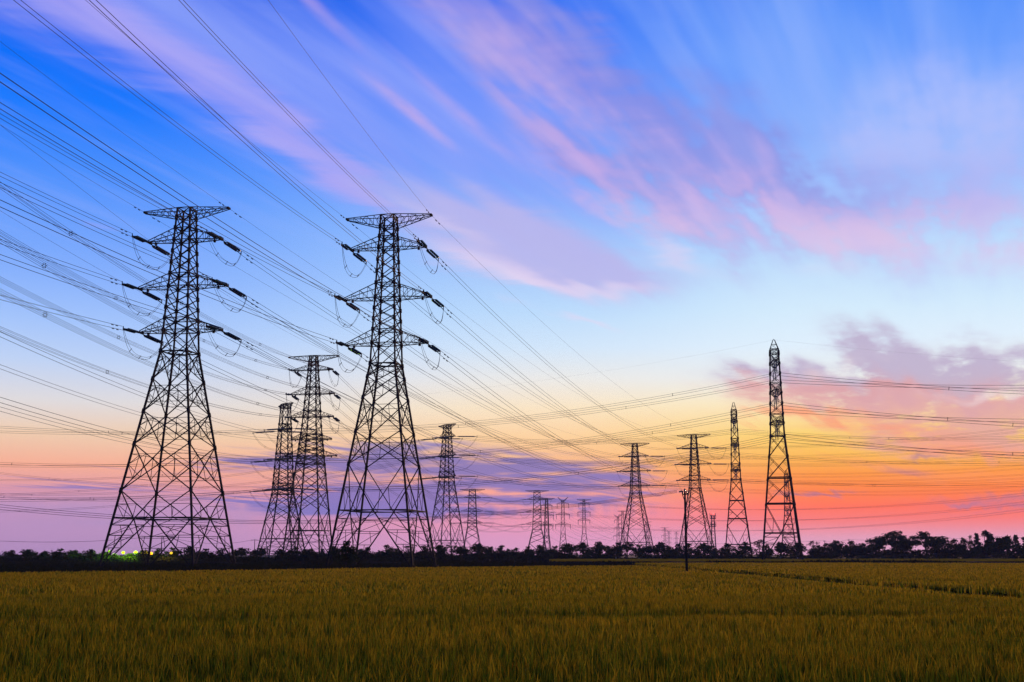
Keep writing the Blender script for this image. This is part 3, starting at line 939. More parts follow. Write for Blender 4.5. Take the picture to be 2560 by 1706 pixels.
# line D: sideways through the edge-on pylon and the tallest narrow pylon
for (a, s), w in {(0, -1): (0, 1068), (0, 1): (0, 1080), (1, -1): (0, 1159), (1, 1): (0, 1165), (2, -1): (0, 1247), (2, 1): (0, 1252)}.items():
    bundle('level wires pulling left from the %s %s arm of the edge-on pylon' % (LV[a], NF_[s]), run_pts(T3B[(a, s)]['in'], 273.5, [w], 0.0009, 300), 2, 0.04, 0.6, 52, first=rng.uniform(0, .6))
for a in range(3):
    for s in (-1, 1):
        bundle('wires from the tallest narrow pylon\'s %s %s arm, descending left' % (LV[a], NF_[s]), span_pts(T8[(a, s)]['in'], T3B[(a, s)]['out'], 3.7), 2, 0.036, 0.62, 60, first=rng.uniform(0, .6))
for (a, s), w in {(0, -1): (2560, 967), (0, 1): (2560, 982), (1, -1): (2560, 1052), (1, 1): (2560, 1064), (2, -1): (2560, 1136), (2, 1): (2560, 1144)}.items():
    bundle('wires from the tallest narrow pylon\'s %s %s arm, going right' % (LV[a], NF_[s]), run_pts(T8[(a, s)]['out'], 100, [w], 0.0010, 240), 2, 0.046, 0.75, 75, first=rng.uniform(0, .6))
bundle('hair-thin earth wire from the tip of the tallest narrow pylon descending left', span_pts(T8[('e', 1)]['in'], T3B[('e', 1)]['out'], 3), 1, 0.009)
bundle('hair-thin earth wire from the tip of the tallest narrow pylon out past the right edge', run_pts(T8[('e', 1)]['out'], 100, [(2560, 905)], 0.0008, 240), 1, 0.009)
# line E: twisted pylon and slim edge-on pylon
for a in range(3):
    for s in (-1, 1):
        bundle('wires from the slim edge-on pylon\'s %s %s arm to the twisted pylon' % (LV[a], NF_[s]), span_pts(T9[(a, s)]['in'], T4[(a, s)]['out'], 3.0), 2, 0.045, 0.6, 80, first=rng.uniform(0, .6))
for (a, s), w in {(0, -1): (2560, 1092), (0, 1): (2560, 1101), (1, -1): (2560, 1154), (1, 1): (2560, 1162), (2, -1): (2560, 1206), (2, 1): (2560, 1214)}.items():
    bundle('wires from the slim edge-on pylon\'s %s %s arm, going right' % (LV[a], NF_[s]), run_pts(T9[(a, s)]['out'], 97, [w], 0.0009, 330), 2, 0.032, 0.6, 95, first=rng.uniform(0, .6))
for (a, s), w in {(0, -1): (860, 1134), (0, 1): (860, 1142), (1, -1): (860, 1178), (1, 1): (860, 1188), (2, -1): (860, 1211), (2, 1): (860, 1222)}.items():
    bundle('wires from the twisted pylon\'s %s %s arm, running left' % (LV[a], NF_[s]), run_pts(T4[(a, s)]['in'], 286, [w], 0.0009, 330), 2, 0.042, 0.6, 60, first=rng.uniform(0, .6))
# turning right from the two mid-distance pylons
for T, nm, ys in ((T6, 'the pylon before the concrete pole', (1108, 1168, 1222)), (T7, 'the pylon behind the concrete pole', (1074, 1138, 1192))):
    for a in range(3):
        for s in (-1, 1):
            bundle('low wires running right from %s %s arm of %s' % (LV[a], SD[s], nm), run_pts(T[(a, s)]['out'], 87, [(2560, ys[a] + (4 if s < 0 else -5))], 0.0007, 420), 2, 0.03, 0.5)
# the far rows
for a in range(3):
    for s in (-1, 1):
        bundle('distant wires from the half-hidden small pylon\'s %s %s arm, going right' % (LV[a], SD[s]), span_pts(T5[(a, s)]['out'], T11[(a, s)]['in'], 2.5), 2, 0.075, 0.5)
        bundle('distant wires from the wide small pylon\'s %s %s arm, going right' % (LV[a], SD[s]), run_pts(T11[(a, s)]['out'], 88, [(2560, (1236, 1258, 1276)[a] + 3 * s)], 0.0005, 640), 2, 0.045, 0.5)
for (U, V, un, vn) in ((T12, T15, 'the thin overlapping pylon', 'the faint horned one'), (T13, T17, 'the two-horned pylon', 'the faint reddish one'), (T14, T20, 'the flat-topped lone pylon', 'the pale one by the pole')):
    for a in range(3):
        for s in (-1, 1):
            bundle('faint far wire from %s %s arm of %s' % (LV[a], SD[s], un), span_pts(U[(a, s)]['out'], V[(a, s)]['in'], 14), 1, 0.06)


# ------------------------------------------------------------------ wooden and concrete poles
def utility_pole(label, px, ytop, d, r, arm_len, phi, big=False, name='utility_pole'):
    top = at(px, ytop, d)
    th = thing(name, label, 'utility pole', (top.x, top.y, 0), R(-phi), 'poles of the village power line' if not big else None)
    h = top.z
    m = MB()
    m.tube([(0, 0, -0.3), (0, 0, h * 0.5), (0, 0, h)], r * 1.25, 10, r * 0.85)
    m.build('pole', CONCRETE, th, True)
    m = MB()
    m.bar((-arm_len / 2, 0, h - 0.25), (arm_len / 2, 0, h - 0.25), 0.12, 0.12)
    a = m.build('crossarm', STEEL, th)
    pts = []
    for s in (-1, 0, 1):
        i = MB()
        b = Vector((s * arm_len * 0.46, 0, h - 0.2 if s else h + 0.0))
        i.lathe(b, b + Vector((0, 0, 0.28)), [(0, .03), (.2, .09), (.45, .06), (.6, .1), (.85, .06), (1, .03)], 7)
        i.build('pin_insulator', GLASS, a)
        w = Matrix.Rotation(R(-phi), 4, 'Z') @ (b + Vector((0, 0, .26))) + Vector((top.x, top.y, 0))
        pts.append(w)
    if big:
        m = MB()
        m.bar((-arm_len / 2, 0, h - 0.3), (0, 0, h - 0.95), 0.05)
        m.build('brace', STEEL, th)
        m = MB()
        m.bar((-arm_len * .46, 0, h + .02), (-arm_len * .46 - .32, -.05, h - 0.02), 0.13)
        m.build('strain_insulator', GLASS, a)
    return pts


PP = utility_pole('thick dark concrete pole standing alone in the rice field', 1712, 1229, 112, 0.105, 0.5, 30, True)
for i, (wy0, wy1) in enumerate((((0, 1262), (600, 1301)), ((0, 1268), (600, 1305)), ((0, 1274), (600, 1309)))):
    bundle(('topmost', 'middle', 'lowest')[i] + ' of three wires sagging left from the concrete pole', run_pts(PP[0] + Vector((-.5, .1 * i, .05 - .1 * i)), 265, [wy0, wy1], L=115), 1, 0.016)
small = [(-380, 1310, 400, None), (405, 1341, 457, 'slim wooden pole with a bar on top, seen inside the lamp-lit pylon'),
         (637, 1350, 574, 'slim T-shaped pole just left of the edge-on pylon'),
         (803, 1352, 609, 'slim T-shaped pole between the five-armed and the bush-footed pylons'),
         ]
prev = None
for px, yt, d, lab in small:
    cur = [at(px, yt, d)] if lab is None else [utility_pole(lab, px, yt, d, 0.16, 3.6, 8)[1]]
    if prev:
        bundle('hair-thin village wire %s' % ('from the left edge to the pole inside the lamp-lit pylon' if prev[1] is None else 'between the slim poles left of the ' + ('edge-on pylon' if px < 700 else 'bush-footed pylon')),
               span_pts(prev[0][0], cur[0], 4 if px < 500 else 2.5), 1, 0.055)
    prev = (cur, lab)
small = [(1700, 1358, 700, None), (2061, 1353, 628, 'slim pole above the treeline, leftmost of the four right of the tallest narrow pylon'), (2122, 1350, 574, 'slim pole above the treeline, just left of the flat-topped trees'),
         (2360, 1344, 490, 'slim pole just right of the two flat-topped trees'), (2461, 1341, 457, 'slim pole beside the leaning tall tree'), (2700, 1335, 420, None)]
prev = None
for i, (px, yt, d, lab) in enumerate(small):
    cur = utility_pole(lab, px, yt, d, 0.14, 2.0, 70)[1] if lab else at(px, yt, d)
    if prev:
        bundle('hair-thin village wire over the right-hand trees, %s' % ('leftmost stretch', 'second stretch from the left', 'stretch crossing the flat-topped trees', 'stretch before the leaning tree', 'last stretch at the right edge')[i - 1],
               span_pts(prev, cur, 1.0), 1, 0.045)
    prev = cur


# ------------------------------------------------------------------ telecom mast with red lamps
RED = emit('red_lamp', (1.0, 0.10, 0.08), 4.0)
mt = at(1782, 1290, 1100)
th = thing('telecom_mast', 'thin lattice telecom mast with two red lamps on top', 'mast', (mt.x, mt.y, 0))
m = MB()
hm = mt.z
for k in range(4):
    sx, sy = [(-1, -1), (1, -1), (1, 1), (-1, 1)][k]
    m.bar((sx * 2.2, sy * 2.2, 0), (sx * 1.0, sy * 1.0, hm), 0.42)
    s2, t2 = [(-1, -1), (1, -1), (1, 1), (-1, 1)][(k + 1) % 4]
    for j in range(12):
        w0, w1 = 2.2 - 1.2 * j / 12, 2.2 - 1.2 * (j + 1) / 12
        m.bar((sx * w0, sy * w0, hm * j / 12), (s2 * w1, t2 * w1, hm * (j + 1) / 12), 0.2)
m.build('lattice_shaft', STEEL, th)
for zf in (1.0, .93, .79, .74):
    m = MB()
    m.lathe((0, 0, hm * zf - .3), (0, 0, hm * zf + .3), [(0, 2.6), (1, 2.6)], 10)
    p = m.build('platform', STEEL, th)
    m = MB()
    for k in range(6):
        a = k * math.pi / 3
        m.bar((2.6 * math.cos(a), 2.6 * math.sin(a), hm * zf), (2.6 * math.cos(a), 2.6 * math.sin(a), hm * zf + 2.4), 0.35)
    m.build('antenna', STEEL, p)
for s in (-1, 1):
    m = MB()
    m.lathe((s * 1.1, 0, hm + 1.4), (s * 1.1, 0, hm + 2.7), [(0, .2), (.25, .6), (.75, .6), (1, .2)], 8)
    m.bar((s * 1.1, 0, hm), (s * 1.1, 0, hm + 1.4), 0.2)
    m.build('red_lamp', RED, th)


# ------------------------------------------------------------------ ground
def sheet(name, verts, faces, material):
    me = bpy.data.meshes.new(name)
    me.from_pydata(verts, [], faces)
    me.materials.append(material)
    o = bpy.data.objects.new(name, me)
    COL.objects.link(o)
    return o


SOIL = mat('dark_soil', (0.022, 0.018, 0.014), 0.95, 0, 0.1, 0.5, 0.35)
BIG = 3150.0
g = sheet('ground', [(-BIG, -650, 0), (BIG, -650, 0), (BIG, 2740, 0), (-BIG, 2740, 0)], [(0, 1, 2, 3)], SOIL)
tag(g, kind='structure')


def vnoise(x, y, scale, seed=0):
    """smooth value noise on numpy arrays"""
    r = np.random.default_rng(100 + seed)
    tab = r.random((64, 64))
    x, y = x / scale, y / scale
    xi, yi = np.floor(x).astype(int), np.floor(y).astype(int)
    fx, fy = x - xi, y - yi
    fx, fy = fx * fx * (3 - 2 * fx), fy * fy * (3 - 2 * fy)
    g = lambda a, b: tab[a % 64, b % 64]
    return (g(xi, yi) * (1 - fx) + g(xi + 1, yi) * fx) * (1 - fy) + (g(xi, yi + 1) * (1 - fx) + g(xi + 1, yi + 1) * fx) * fy


def leafmat(name, trans=0.35, rough=0.6):
    """leaf surface: colour from the per-blade attribute, part diffuse, part translucent"""
    m = bpy.data.materials.new(name)
    m.use_nodes = True
    nt = m.node_tree
    for n in list(nt.nodes):
        nt.nodes.remove(n)
    a = nt.nodes.new('ShaderNodeAttribute')
    a.attribute_name = 'leaf'
    d = nt.nodes.new('ShaderNodeBsdfDiffuse')
    t = nt.nodes.new('ShaderNodeBsdfTranslucent')
    mx = nt.nodes.new('ShaderNodeMixShader')
    o = nt.nodes.new('ShaderNodeOutputMaterial')
    mx.inputs[0].default_value = trans
    nt.links.new(a.outputs['Color'], d.inputs[0])
    nt.links.new(a.outputs['Color'], t.inputs[0])
    nt.links.new(d.outputs[0], mx.inputs[1])
    nt.links.new(t.outputs[0], mx.inputs[2])
    nt.links.new(mx.outputs[0], o.inputs[0])
    return m


def blades_mesh(name, base, h, w, az, lean, col, material, droop=0.5):
    """base (n,3), h, w, az, lean arrays, col (n,3) -> mesh of tapered bent blades (quad + triangle)"""
    n = len(h)
    d = np.stack([np.cos(az), np.sin(az)], 1)
    wd = nrng.uniform(0, 2 * math.pi, n)
    ws = np.stack([np.cos(wd), np.sin(wd)], 1) * (w / 2)[:, None]
    v = np.zeros((n, 5, 3))
    mid = base.copy()
    mid[:, :2] += d * (lean * h * 0.32)[:, None]
    mid[:, 2] += h * 0.62
    tip = base.copy()
    tip[:, :2] += d * (lean * h)[:, None]
    tip[:, 2] += h * (1 - droop * lean * 0.4)
    v[:, 0] = base
    v[:, 0, :2] += ws * 0.7
    v[:, 1] = base
    v[:, 1, :2] -= ws * 0.7
    v[:, 2] = mid
    v[:, 2, :2] -= ws
    v[:, 3] = mid
    v[:, 3, :2] += ws
    v[:, 4] = tip
    me = bpy.data.meshes.new(name)
    me.vertices.add(n * 5)
    me.vertices.foreach_set('co', v.reshape(-1).astype(np.float32))
    idx = np.arange(n)[:, None] * 5
    loops = (idx + np.array([0, 1, 2, 3, 3, 2, 4])[None]).reshape(-1)
    me.loops.add(n * 7)
    me.loops.foreach_set('vertex_index', loops.astype(np.int32))
    me.polygons.add(n * 2)
    st = (np.arange(n)[:, None] * 7 + np.array([0, 4])[None]).reshape(-1)
    me.polygons.foreach_set('loop_start', st.astype(np.int32))
    me.update(calc_edges=True)
    me.validate()
    ca = me.color_attributes.new('leaf', 'FLOAT_COLOR', 'POINT')
    c4 = np.ones((n, 5, 4), np.float32)
    c4[:, :, :3] = col[:, None, :]
    ca.data.foreach_set('color', c4.reshape(-1))
    me.materials.append(material)
    o = bpy.data.objects.new(name, me)
    COL.objects.link(o)
    return o


# rice: two paddies with a ditch between them (x 20.7..22.6), far strip beyond the bund
def far_edge(x, y):
    """distance of the near paddy's far edge along the bearing x/y"""
    px = CX + FPX * x / np.maximum(y, 1)
    return np.interp(px, [-400, 0, 640, 1100, 1640, 1760], [98, 105, 122, 150, 172, 176])


def scatter(y0, y1, dens, xmargin=7.0):
    area = 0.86 * (y1 * y1 - y0 * y0) / 2 + 2 * xmargin * (y1 - y0)
    n = int(area * dens * 1.15)
    y = np.sqrt(nrng.uniform(y0 * y0, y1 * y1, n))
    x = nrng.uniform(-1, 1, n) * (0.44 * y + xmargin)
    return x, y


RICE = leafmat('rice_leaf', 0.45)
RICEB = leafmat('rice_canopy', 0.2)
GOLD = np.array([0.50, 0.245, 0.008])
STRAW = np.array([0.54, 0.345, 0.014])
GREEN = np.array([0.150, 0.205, 0.008])
DKGR = np.array([0.045, 0.070, 0.006])


def field_mask(x, y):
    near = (y < far_edge(x, y)) & (x < 20.9)
    right = (x > 22.45) & (y > 14) & (y < 218 + 4 * np.sin(x * .05))
    return near | right


def crop_h(x, y):
    """local crop height: lower in the worked rows and beside the ditch"""
    h = 0.84 + 0.10 * (vnoise(x, y, 2.2, 1) - .5) + 0.10 * (vnoise(x, y, 9, 2) - .5)
    row = np.exp(-((y - 33 - 1.2 * np.sin(x * .11)) / 1.1) ** 2) * (0.25 + 0.75 * vnoise(x, y, 3.0, 3))
    row += 0.6 * np.exp(-((y - 74 - 2 * np.sin(x * .07)) / 2.0) ** 2) * vnoise(x, y, 5, 4)
    row += 0.4 * np.exp(-((y - 51 - 2 * np.sin(x * .05 + 1)) / 1.5) ** 2) * vnoise(x, y, 6, 9)
    h -= 0.42 * row
    h -= 0.30 * np.clip(1 - (20.7 - x) / 3.2, 0, 1) * (x < 20.7)
    return h


parts = []
for (y0, y1, dens, nb, wd, jit) in ((11.0, 24, 17, 18, 0.017, .045), (24, 48, 14, 12, 0.024, .06), (48, 100, 5.0, 7, 0.06, .17), (100, 222, 1.6, 7, 0.12, .4)):
    x, y = scatter(y0, y1, dens)
    k = field_mask(x, y)
    x, y = x[k], y[k]
    H = crop_h(x, y)
    k = nrng.random(len(x)) < np.clip((H - .25) / .42, .12, 1)
    x, y, H = x[k], y[k], H[k]
    n = len(x)
    patch = vnoise(x, y, 1.6, 5) * .5 + vnoise(x, y, 7, 6) * .5
    X, Y = np.repeat(x, nb), np.repeat(y, nb)
    Hh, Pt = np.repeat(H, nb), np.repeat(patch, nb)
    N = n * nb
    X = X + nrng.normal(0, jit, N)
    Y = Y + nrng.normal(0, jit, N)
    kind = nrng.random(N)
    gold = kind < np.interp(Y, [14, 30, 60, 110], [.29, .42, .58, .64]) + 0.6 * (Pt - .5)
    h = np.where(gold, nrng.uniform(.84, 1.02, N), nrng.uniform(.55, 1.03, N)) * Hh
    u = nrng.random(N)[:, None]
    col = np.where(gold[:, None], GOLD * (1 - u) + STRAW * u, GREEN * u + DKGR * (1 - u))
    col = col * np.interp(Y, [20, 45], [0.88, 0.96])[:, None]
    mixv = nrng.random(N)[:, None] * .35
    col = col * (1 - mixv) + (GREEN * .5 + GOLD * .5) * mixv
    col = col * nrng.uniform(.55, 1.35, N)[:, None]
    z0 = 0.30 if y1 < 60 else 0.38
    base = np.stack([X, Y, np.full(N, z0)], 1)
    az = nrng.uniform(0, 2 * math.pi, N)
    lean = np.where(gold, nrng.uniform(.03, .28, N), nrng.uniform(.02, .22, N))
    parts.append((base, h - z0, wd * nrng.uniform(.6, 1.3, N), az, lean, col))
cat = [np.concatenate([p[i] for p in parts]) for i in range(6)]
rice = blades_mesh('rice_crop', *cat, RICE)
tag(rice, kind='stuff')
print('blades', len(cat[1]))


# leafy underlayer of the crop: a bumpy mat, and the far strip beyond the bund
def canopy(name, xs, ys, hfun, mask, smoothc):
    v, f, c = [], [], []
    xx, yy = np.meshgrid(xs, ys)
    fx = xx * yy                                         # xs are bearings
    z = hfun(fx, yy)
    v = np.stack([fx, yy, z], -1).reshape(-1, 3)
    nx, ny = len(xs), len(ys)
    cxm = (fx[:-1, :-1] + fx[1:, 1:]) / 2
    cym = (yy[:-1, :-1] + yy[1:, 1:]) / 2
    ok = mask(cxm, cym)
    jj, ii = np.nonzero(ok)
    a = jj * nx + ii
    fs = np.stack([a, a + 1, a + nx + 1, a + nx], 1)
    me = bpy.data.meshes.new(name)
    me.from_pydata(v.tolist(), [], fs.tolist())
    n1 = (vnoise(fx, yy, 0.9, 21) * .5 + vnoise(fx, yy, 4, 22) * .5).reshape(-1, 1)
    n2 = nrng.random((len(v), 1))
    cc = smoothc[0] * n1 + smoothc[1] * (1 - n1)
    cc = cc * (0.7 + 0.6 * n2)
    ca = me.color_attributes.new('leaf', 'FLOAT_COLOR', 'POINT')
    ca.data.foreach_set('color', np.concatenate([cc, np.ones((len(v), 1))], 1).astype(np.float32).reshape(-1))
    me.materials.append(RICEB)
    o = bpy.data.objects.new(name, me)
    COL.objects.link(o)
    return tag(o, kind='stuff')


ysn = np.concatenate([np.arange(11, 60, 0.4), np.geomspace(60, 222, 130)])
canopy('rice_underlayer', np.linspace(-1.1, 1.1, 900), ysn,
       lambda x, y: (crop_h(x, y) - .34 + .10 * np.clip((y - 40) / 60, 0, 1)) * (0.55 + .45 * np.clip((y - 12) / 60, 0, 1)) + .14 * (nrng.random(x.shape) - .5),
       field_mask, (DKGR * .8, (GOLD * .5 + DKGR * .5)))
canopy('rice_far_strip', np.linspace(-.05, .5, 260), np.geomspace(262, 392, 60),
       lambda x, y: .62 + .22 * nrng.random(x.shape), lambda x, y: (x > .030 * y) & (y < 386), (np.array([.52, .20, .005]), np.array([.50, .24, .008])))

# low bund between paddies
BUND = mat('bund_earth', (0.016, 0.014, 0.010), 0.95, 0, 0.1, 0.5, 1.2)
mb = MB()
vv, ff = [], []
for i in range(60):
    x = -60 + i * 4.2
    yb = 238 + 10 * math.sin(x * .021) + (x * .03)
    hh = 0.55 + .25 * math.sin(x * .31) * math.sin(x * .113 + 1) + .1 * rng.random()
    vv += [(x, yb - 2.5, -.05), (x, yb - .8, hh), (x, yb + .8, hh), (x, yb + 2.5, -.05)]
    if i:
        a = (i - 1) * 4
        for j in range(3):
            ff.append((a + j, a + 4 + j, a + 5 + j, a + 1 + j))
tag(sheet('field_bund', vv, ff, BUND), kind='structure')

# dark reeds and weeds between the paddies and the trees
WEED = leafmat('weed_leaf', 0.2)


def bundy(x):
    return 238 + 10 * np.sin(x * .021) + x * .03


wp = []
n = 60000
y = np.sqrt(nrng.uniform(98 ** 2, 296 ** 2, n))
x = nrng.uniform(-.47, .12, n) * y
k = (y > far_edge(x, y) + 1.5) & (x < np.interp(y, [150, 176, 240, 262, 300], [14, 20, 4, 8, 8.5]))
x, y = x[k], y[k]
dx1 = np.minimum(np.hypot(x - T1['loc'].x, y - T1['loc'].y), np.hypot(x - T2['loc'].x, y - T2['loc'].y))
h = nrng.uniform(.25, .75, len(x)) * (0.6 + vnoise(x, y, 14, 31)) + 0.55 * np.exp(-(dx1 / 9) ** 2) * nrng.random(len(x))
wp.append((x, y, h))
x = nrng.uniform(-58, 190, 9000)
y = bundy(x) + nrng.normal(0, 1.2, 9000)
wp.append((x, y, nrng.uniform(.3, 1.0, 9000) * (.5 + vnoise(x, y, 7, 33))))
y = nrng.uniform(18, 236, 5000)
x = nrng.uniform(20.9, 22.5, 5000)
wp.append((x, y, nrng.uniform(.2, .5, 5000)))
x = np.concatenate([a[0] for a in wp]); y = np.concatenate([a[1] for a in wp]); h = np.concatenate([a[2] for a in wp])
N = len(x) * 3
X = np.repeat(x, 3) + nrng.normal(0, .25, N)
Y = np.repeat(y, 3) + nrng.normal(0, .25, N)
Hh = np.repeat(h, 3) * nrng.uniform(.6, 1.1, N)
u = nrng.random(N)[:, None]
col = np.array([.020, .017, .007]) * u + np.array([.014, .018, .006]) * (1 - u)
tag(blades_mesh('weeds', np.stack([X, Y, np.zeros(N) - .02], 1), Hh, .05 + .0007 * Y, nrng.uniform(0, 6.28, N), nrng.uniform(.05, .5, N), col, WEED), kind='stuff')

# ------------------------------------------------------------------ trees
LEAF = leafmat('tree_leaf', 0.25)


def leaf_cloud(pts, size, base_col, r):
    """pts: leaf centres -> vertices, faces, colours of small quads"""
    v, f, c = [], [], []
    for p in pts:
        a = Vector((r.gauss(0, 1), r.gauss(0, 1), r.gauss(0, 1))).normalized()
        b = a.cross(Vector((r.gauss(0, 1), r.gauss(0, 1), r.gauss(0, 1)))).normalized()
        s = size * r.uniform(.6, 1.3)
        a, b = a * s, b * s * .55
        n = len(v)
        v += [p - a, p - b * .9, p + a, p + b]
        f.append((n, n + 1, n + 2, n + 3))
        k = r.uniform(.6, 1.4)
        c += [tuple(x * k for x in base_col)] * 4
    return v, f, c


def crown_mesh(kind, seed):
    """unit tree: height 1, foliage as leaf quads gathered in clumps along limbs; returns (trunk mesh, crown mesh)"""
    r = random.Random(seed)
    tr = MB()
    clumps = []
    if kind == 'round':
        wob = r.uniform(-.04, .04)
        tr.tube([(0, 0, -.03), (wob, 0, .2), (wob * 2, .01, .5), (wob * 2, 0, .75)], .024, 7, .01)
        for i in range(15):
            a = r.uniform(0, 6.28)
            t = r.uniform(0, 1)
            R0 = .30 * math.sqrt(r.random()) * (1.0 if t < .65 else .7)
            z = .20 + .62 * t
            p = Vector((R0 * math.cos(a), R0 * math.sin(a), z))
            clumps.append((p, r.uniform(.13, .20), r.uniform(.11, .17)))
            tr.tube([(wob, 0, max(.15, z - .25)), p], .010, 4, .004)
        clumps.append((Vector((wob * 2, 0, .88)), .1, .09))
        nl, sz = 80, .046
    elif kind == 'flat':
        tr.tube([(0, 0, -.03), (.02, 0, .3), (.05, 0, .45)], .03, 7, .018)
        for i in range(15):
            a = i * 2.399
            R0 = .46 * math.sqrt((i + .5) / 15)
            z = .90 - .30 * (R0 / .46) ** 2 + r.uniform(-.14, .03)
            p = Vector((R0 * math.cos(a), R0 * math.sin(a), z))
            clumps.append((p, r.uniform(.11, .18), r.uniform(.05, .10)))
            tr.tube([(.04, 0, .42), (p.x * .5, p.y * .5, .6 + (z - .42) * .62), p], .014, 4, .004)
        nl, sz = 170, .030
    elif kind == 'cone':
        tr.tube([(0, 0, -.03), (0, 0, .95)], .018, 6, .004)
        for i in range(18):
            z = .18 + .80 * i / 18
            R0 = .17 * (1 - (z - .15) / .9) * r.uniform(.5, 1.1)
            a = i * 2.4
            clumps.append((Vector((R0 * math.cos(a), R0 * math.sin(a), z)), .05 + .05 * (1 - z), .04))
        nl, sz = 70, .032
    elif kind == 'lean':
        tr.tube([(0, 0, -.03), (-.02, 0, .4), (-.09, 0, .9)], .02, 6, .006)
        for i in range(14):
            z = .30 + .68 * i / 14
            clumps.append((Vector((-.10 * z + r.uniform(-.09, .09), r.uniform(-.09, .09), z)), .08, .07))
        nl, sz = 90, .034
    else:                                               # thin, open crown
        tr.tube([(0, 0, -.03), (.01, 0, .5), (0, 0, .85)], .018, 6, .005)
        for i in range(12):
            a = r.uniform(0, 6.28)
            z = .38 + .58 * r.random()
            R0 = .28 * r.random()
            p = Vector((R0 * math.cos(a), R0 * math.sin(a), z))
            clumps.append((p, .10, .06))
            tr.tube([(0, 0, z - .22), p], .008, 4, .003)
        nl, sz = 46, .028
    pts = []
    for p, ra, rz in clumps:
        for j in range(nl):
            d = Vector((r.gauss(0, .5), r.gauss(0, .5), r.gauss(0, .5)))
            if d.length > 1.15:
                d *= 1.15 / d.length
            pts.append(p + Vector((d.x * ra, d.y * ra, d.z * rz)))
    v, f, c = leaf_cloud(pts, sz, (.020, .030, .010) if kind != 'thin' else (.026, .028, .012), r)
    me = bpy.data.meshes.new('crown')
    me.from_pydata(v, [], f)
    ca = me.color_attributes.new('leaf', 'FLOAT_COLOR', 'POINT')
    ca.data.foreach_set('color', np.concatenate([np.array(c), np.ones((len(c), 1))], 1).astype(np.float32).reshape(-1))
    me.materials.append(LEAF)
    tm = bpy.data.meshes.new('trunk')
    tm.from_pydata(tr.v, [], tr.f)
    tm.materials.append(BARK)
    return tm, me


KINDS = {'round': [crown_mesh('round', 50 + i) for i in range(9)], 'flat': [crown_mesh('flat', 70), crown_mesh('flat', 73)], 'cone': [crown_mesh('cone', 80), crown_mesh('cone', 81)],
         'lean': [crown_mesh('lean', 90)], 'thin': [crown_mesh('thin', 95 + i) for i in range(3)]}
ww = MB()
ww.tube([(0, 0, -.02), (0, 0, .22)], .030, 7, .027)
ww_me = bpy.data.meshes.new('whitewash')
ww_me.from_pydata(ww.v, [], ww.f)
ww_me.materials.append(WHITEWASH)
TREE_GROUP = 'trees of the dark treeline'
# (photo x, photo y of the top, width in photo pixels, kind)
TREES = [(-20, 1382, 50, 'round'), (28, 1380, 46, 'round'), (73, 1378, 50, 'round'), (114, 1382, 44, 'round'), (151, 1376, 48, 'round'), (188, 1380, 42, 'round'), (227, 1378, 48, 'round'), (264, 1384, 40, 'round'),
         (290, 1390, 36, 'round'), (325, 1388, 36, 'round'), (356, 1380, 40, 'round'), (394, 1377, 46, 'round'), (432, 1373, 50, 'round'), (473, 1370, 48, 'round'), (517, 1376, 50, 'round'), (557, 1377, 44, 'round'), (601, 1374, 48, 'round'),
         (628, 1381, 26, 'thin'), (650, 1374, 46, 'round'), (700, 1377, 46, 'round'), (737, 1372, 48, 'round'), (776, 1377, 48, 'round'), (806, 1378, 34, 'round'), (834, 1371, 42, 'round'), (901, 1376, 40, 'round'), (923, 1371, 40, 'round'),
         (943, 1382, 28, 'round'), (966, 1365, 50, 'round'), (992, 1374, 34, 'round'), (1021, 1364, 50, 'thin'), (1064, 1367, 50, 'round'), (1100, 1365, 44, 'round'), (1130, 1364, 40, 'thin'), (1154, 1368, 42, 'round'), (1197, 1362, 52, 'round'),
         (1227, 1369, 36, 'round'), (1252, 1366, 44, 'round'), (1274, 1375, 36, 'round'), (1294, 1372, 40, 'round'), (1319, 1368, 38, 'round'), (1344, 1365, 46, 'round'), (1361, 1369, 36, 'round'), (1388, 1367, 46, 'round'), (1419, 1361, 46, 'round'),
         (1440, 1362, 36, 'thin'), (1458, 1359, 40, 'round'), (1481, 1370, 38, 'round'), (1502, 1357, 42, 'round'), (1521, 1367, 36, 'round'), (1540, 1359, 46, 'round'), (1568, 1357, 46, 'flat'), (1597, 1364, 44, 'round'), (1627, 1366, 42, 'round'),
         (1653, 1359, 48, 'round'), (1676, 1368, 36, 'round'), (1692, 1362, 40, 'round'), (1725, 1361, 46, 'round'), (1760, 1361, 54, 'round'), (1791, 1374, 34, 'round'), (1823, 1361, 56, 'round'), (1861, 1357, 52, 'round'), (1898, 1354, 46, 'thin'),
         (1912, 1364, 46, 'round'), (1950, 1358, 50, 'round'), (1993, 1361, 50, 'round'), (2034, 1354, 38, 'thin'), (2040, 1366, 46, 'round'), (2064, 1360, 44, 'round'), (2091, 1354, 46, 'round'), (2126, 1355, 50, 'round'), (2160, 1361, 44, 'round'),
         (2192, 1352, 52, 'round'), (2229, 1331, 108, 'flat'), (2262, 1350, 66, 'round'), (2316, 1332, 98, 'flat'), (2339, 1352, 60, 'round'), (2383, 1350, 54, 'round'), (2412, 1348, 46, 'round'), (2424, 1341, 34, 'thin'), (2441, 1336, 46, 'cone'), (2450, 1358, 52, 'round'),
         (2474, 1331, 60, 'lean'), (2494, 1346, 56, 'round'), (2516, 1342, 54, 'round'), (2539, 1340, 46, 'cone'), (2562, 1345, 54, 'round'), (2590, 1344, 54, 'round')]
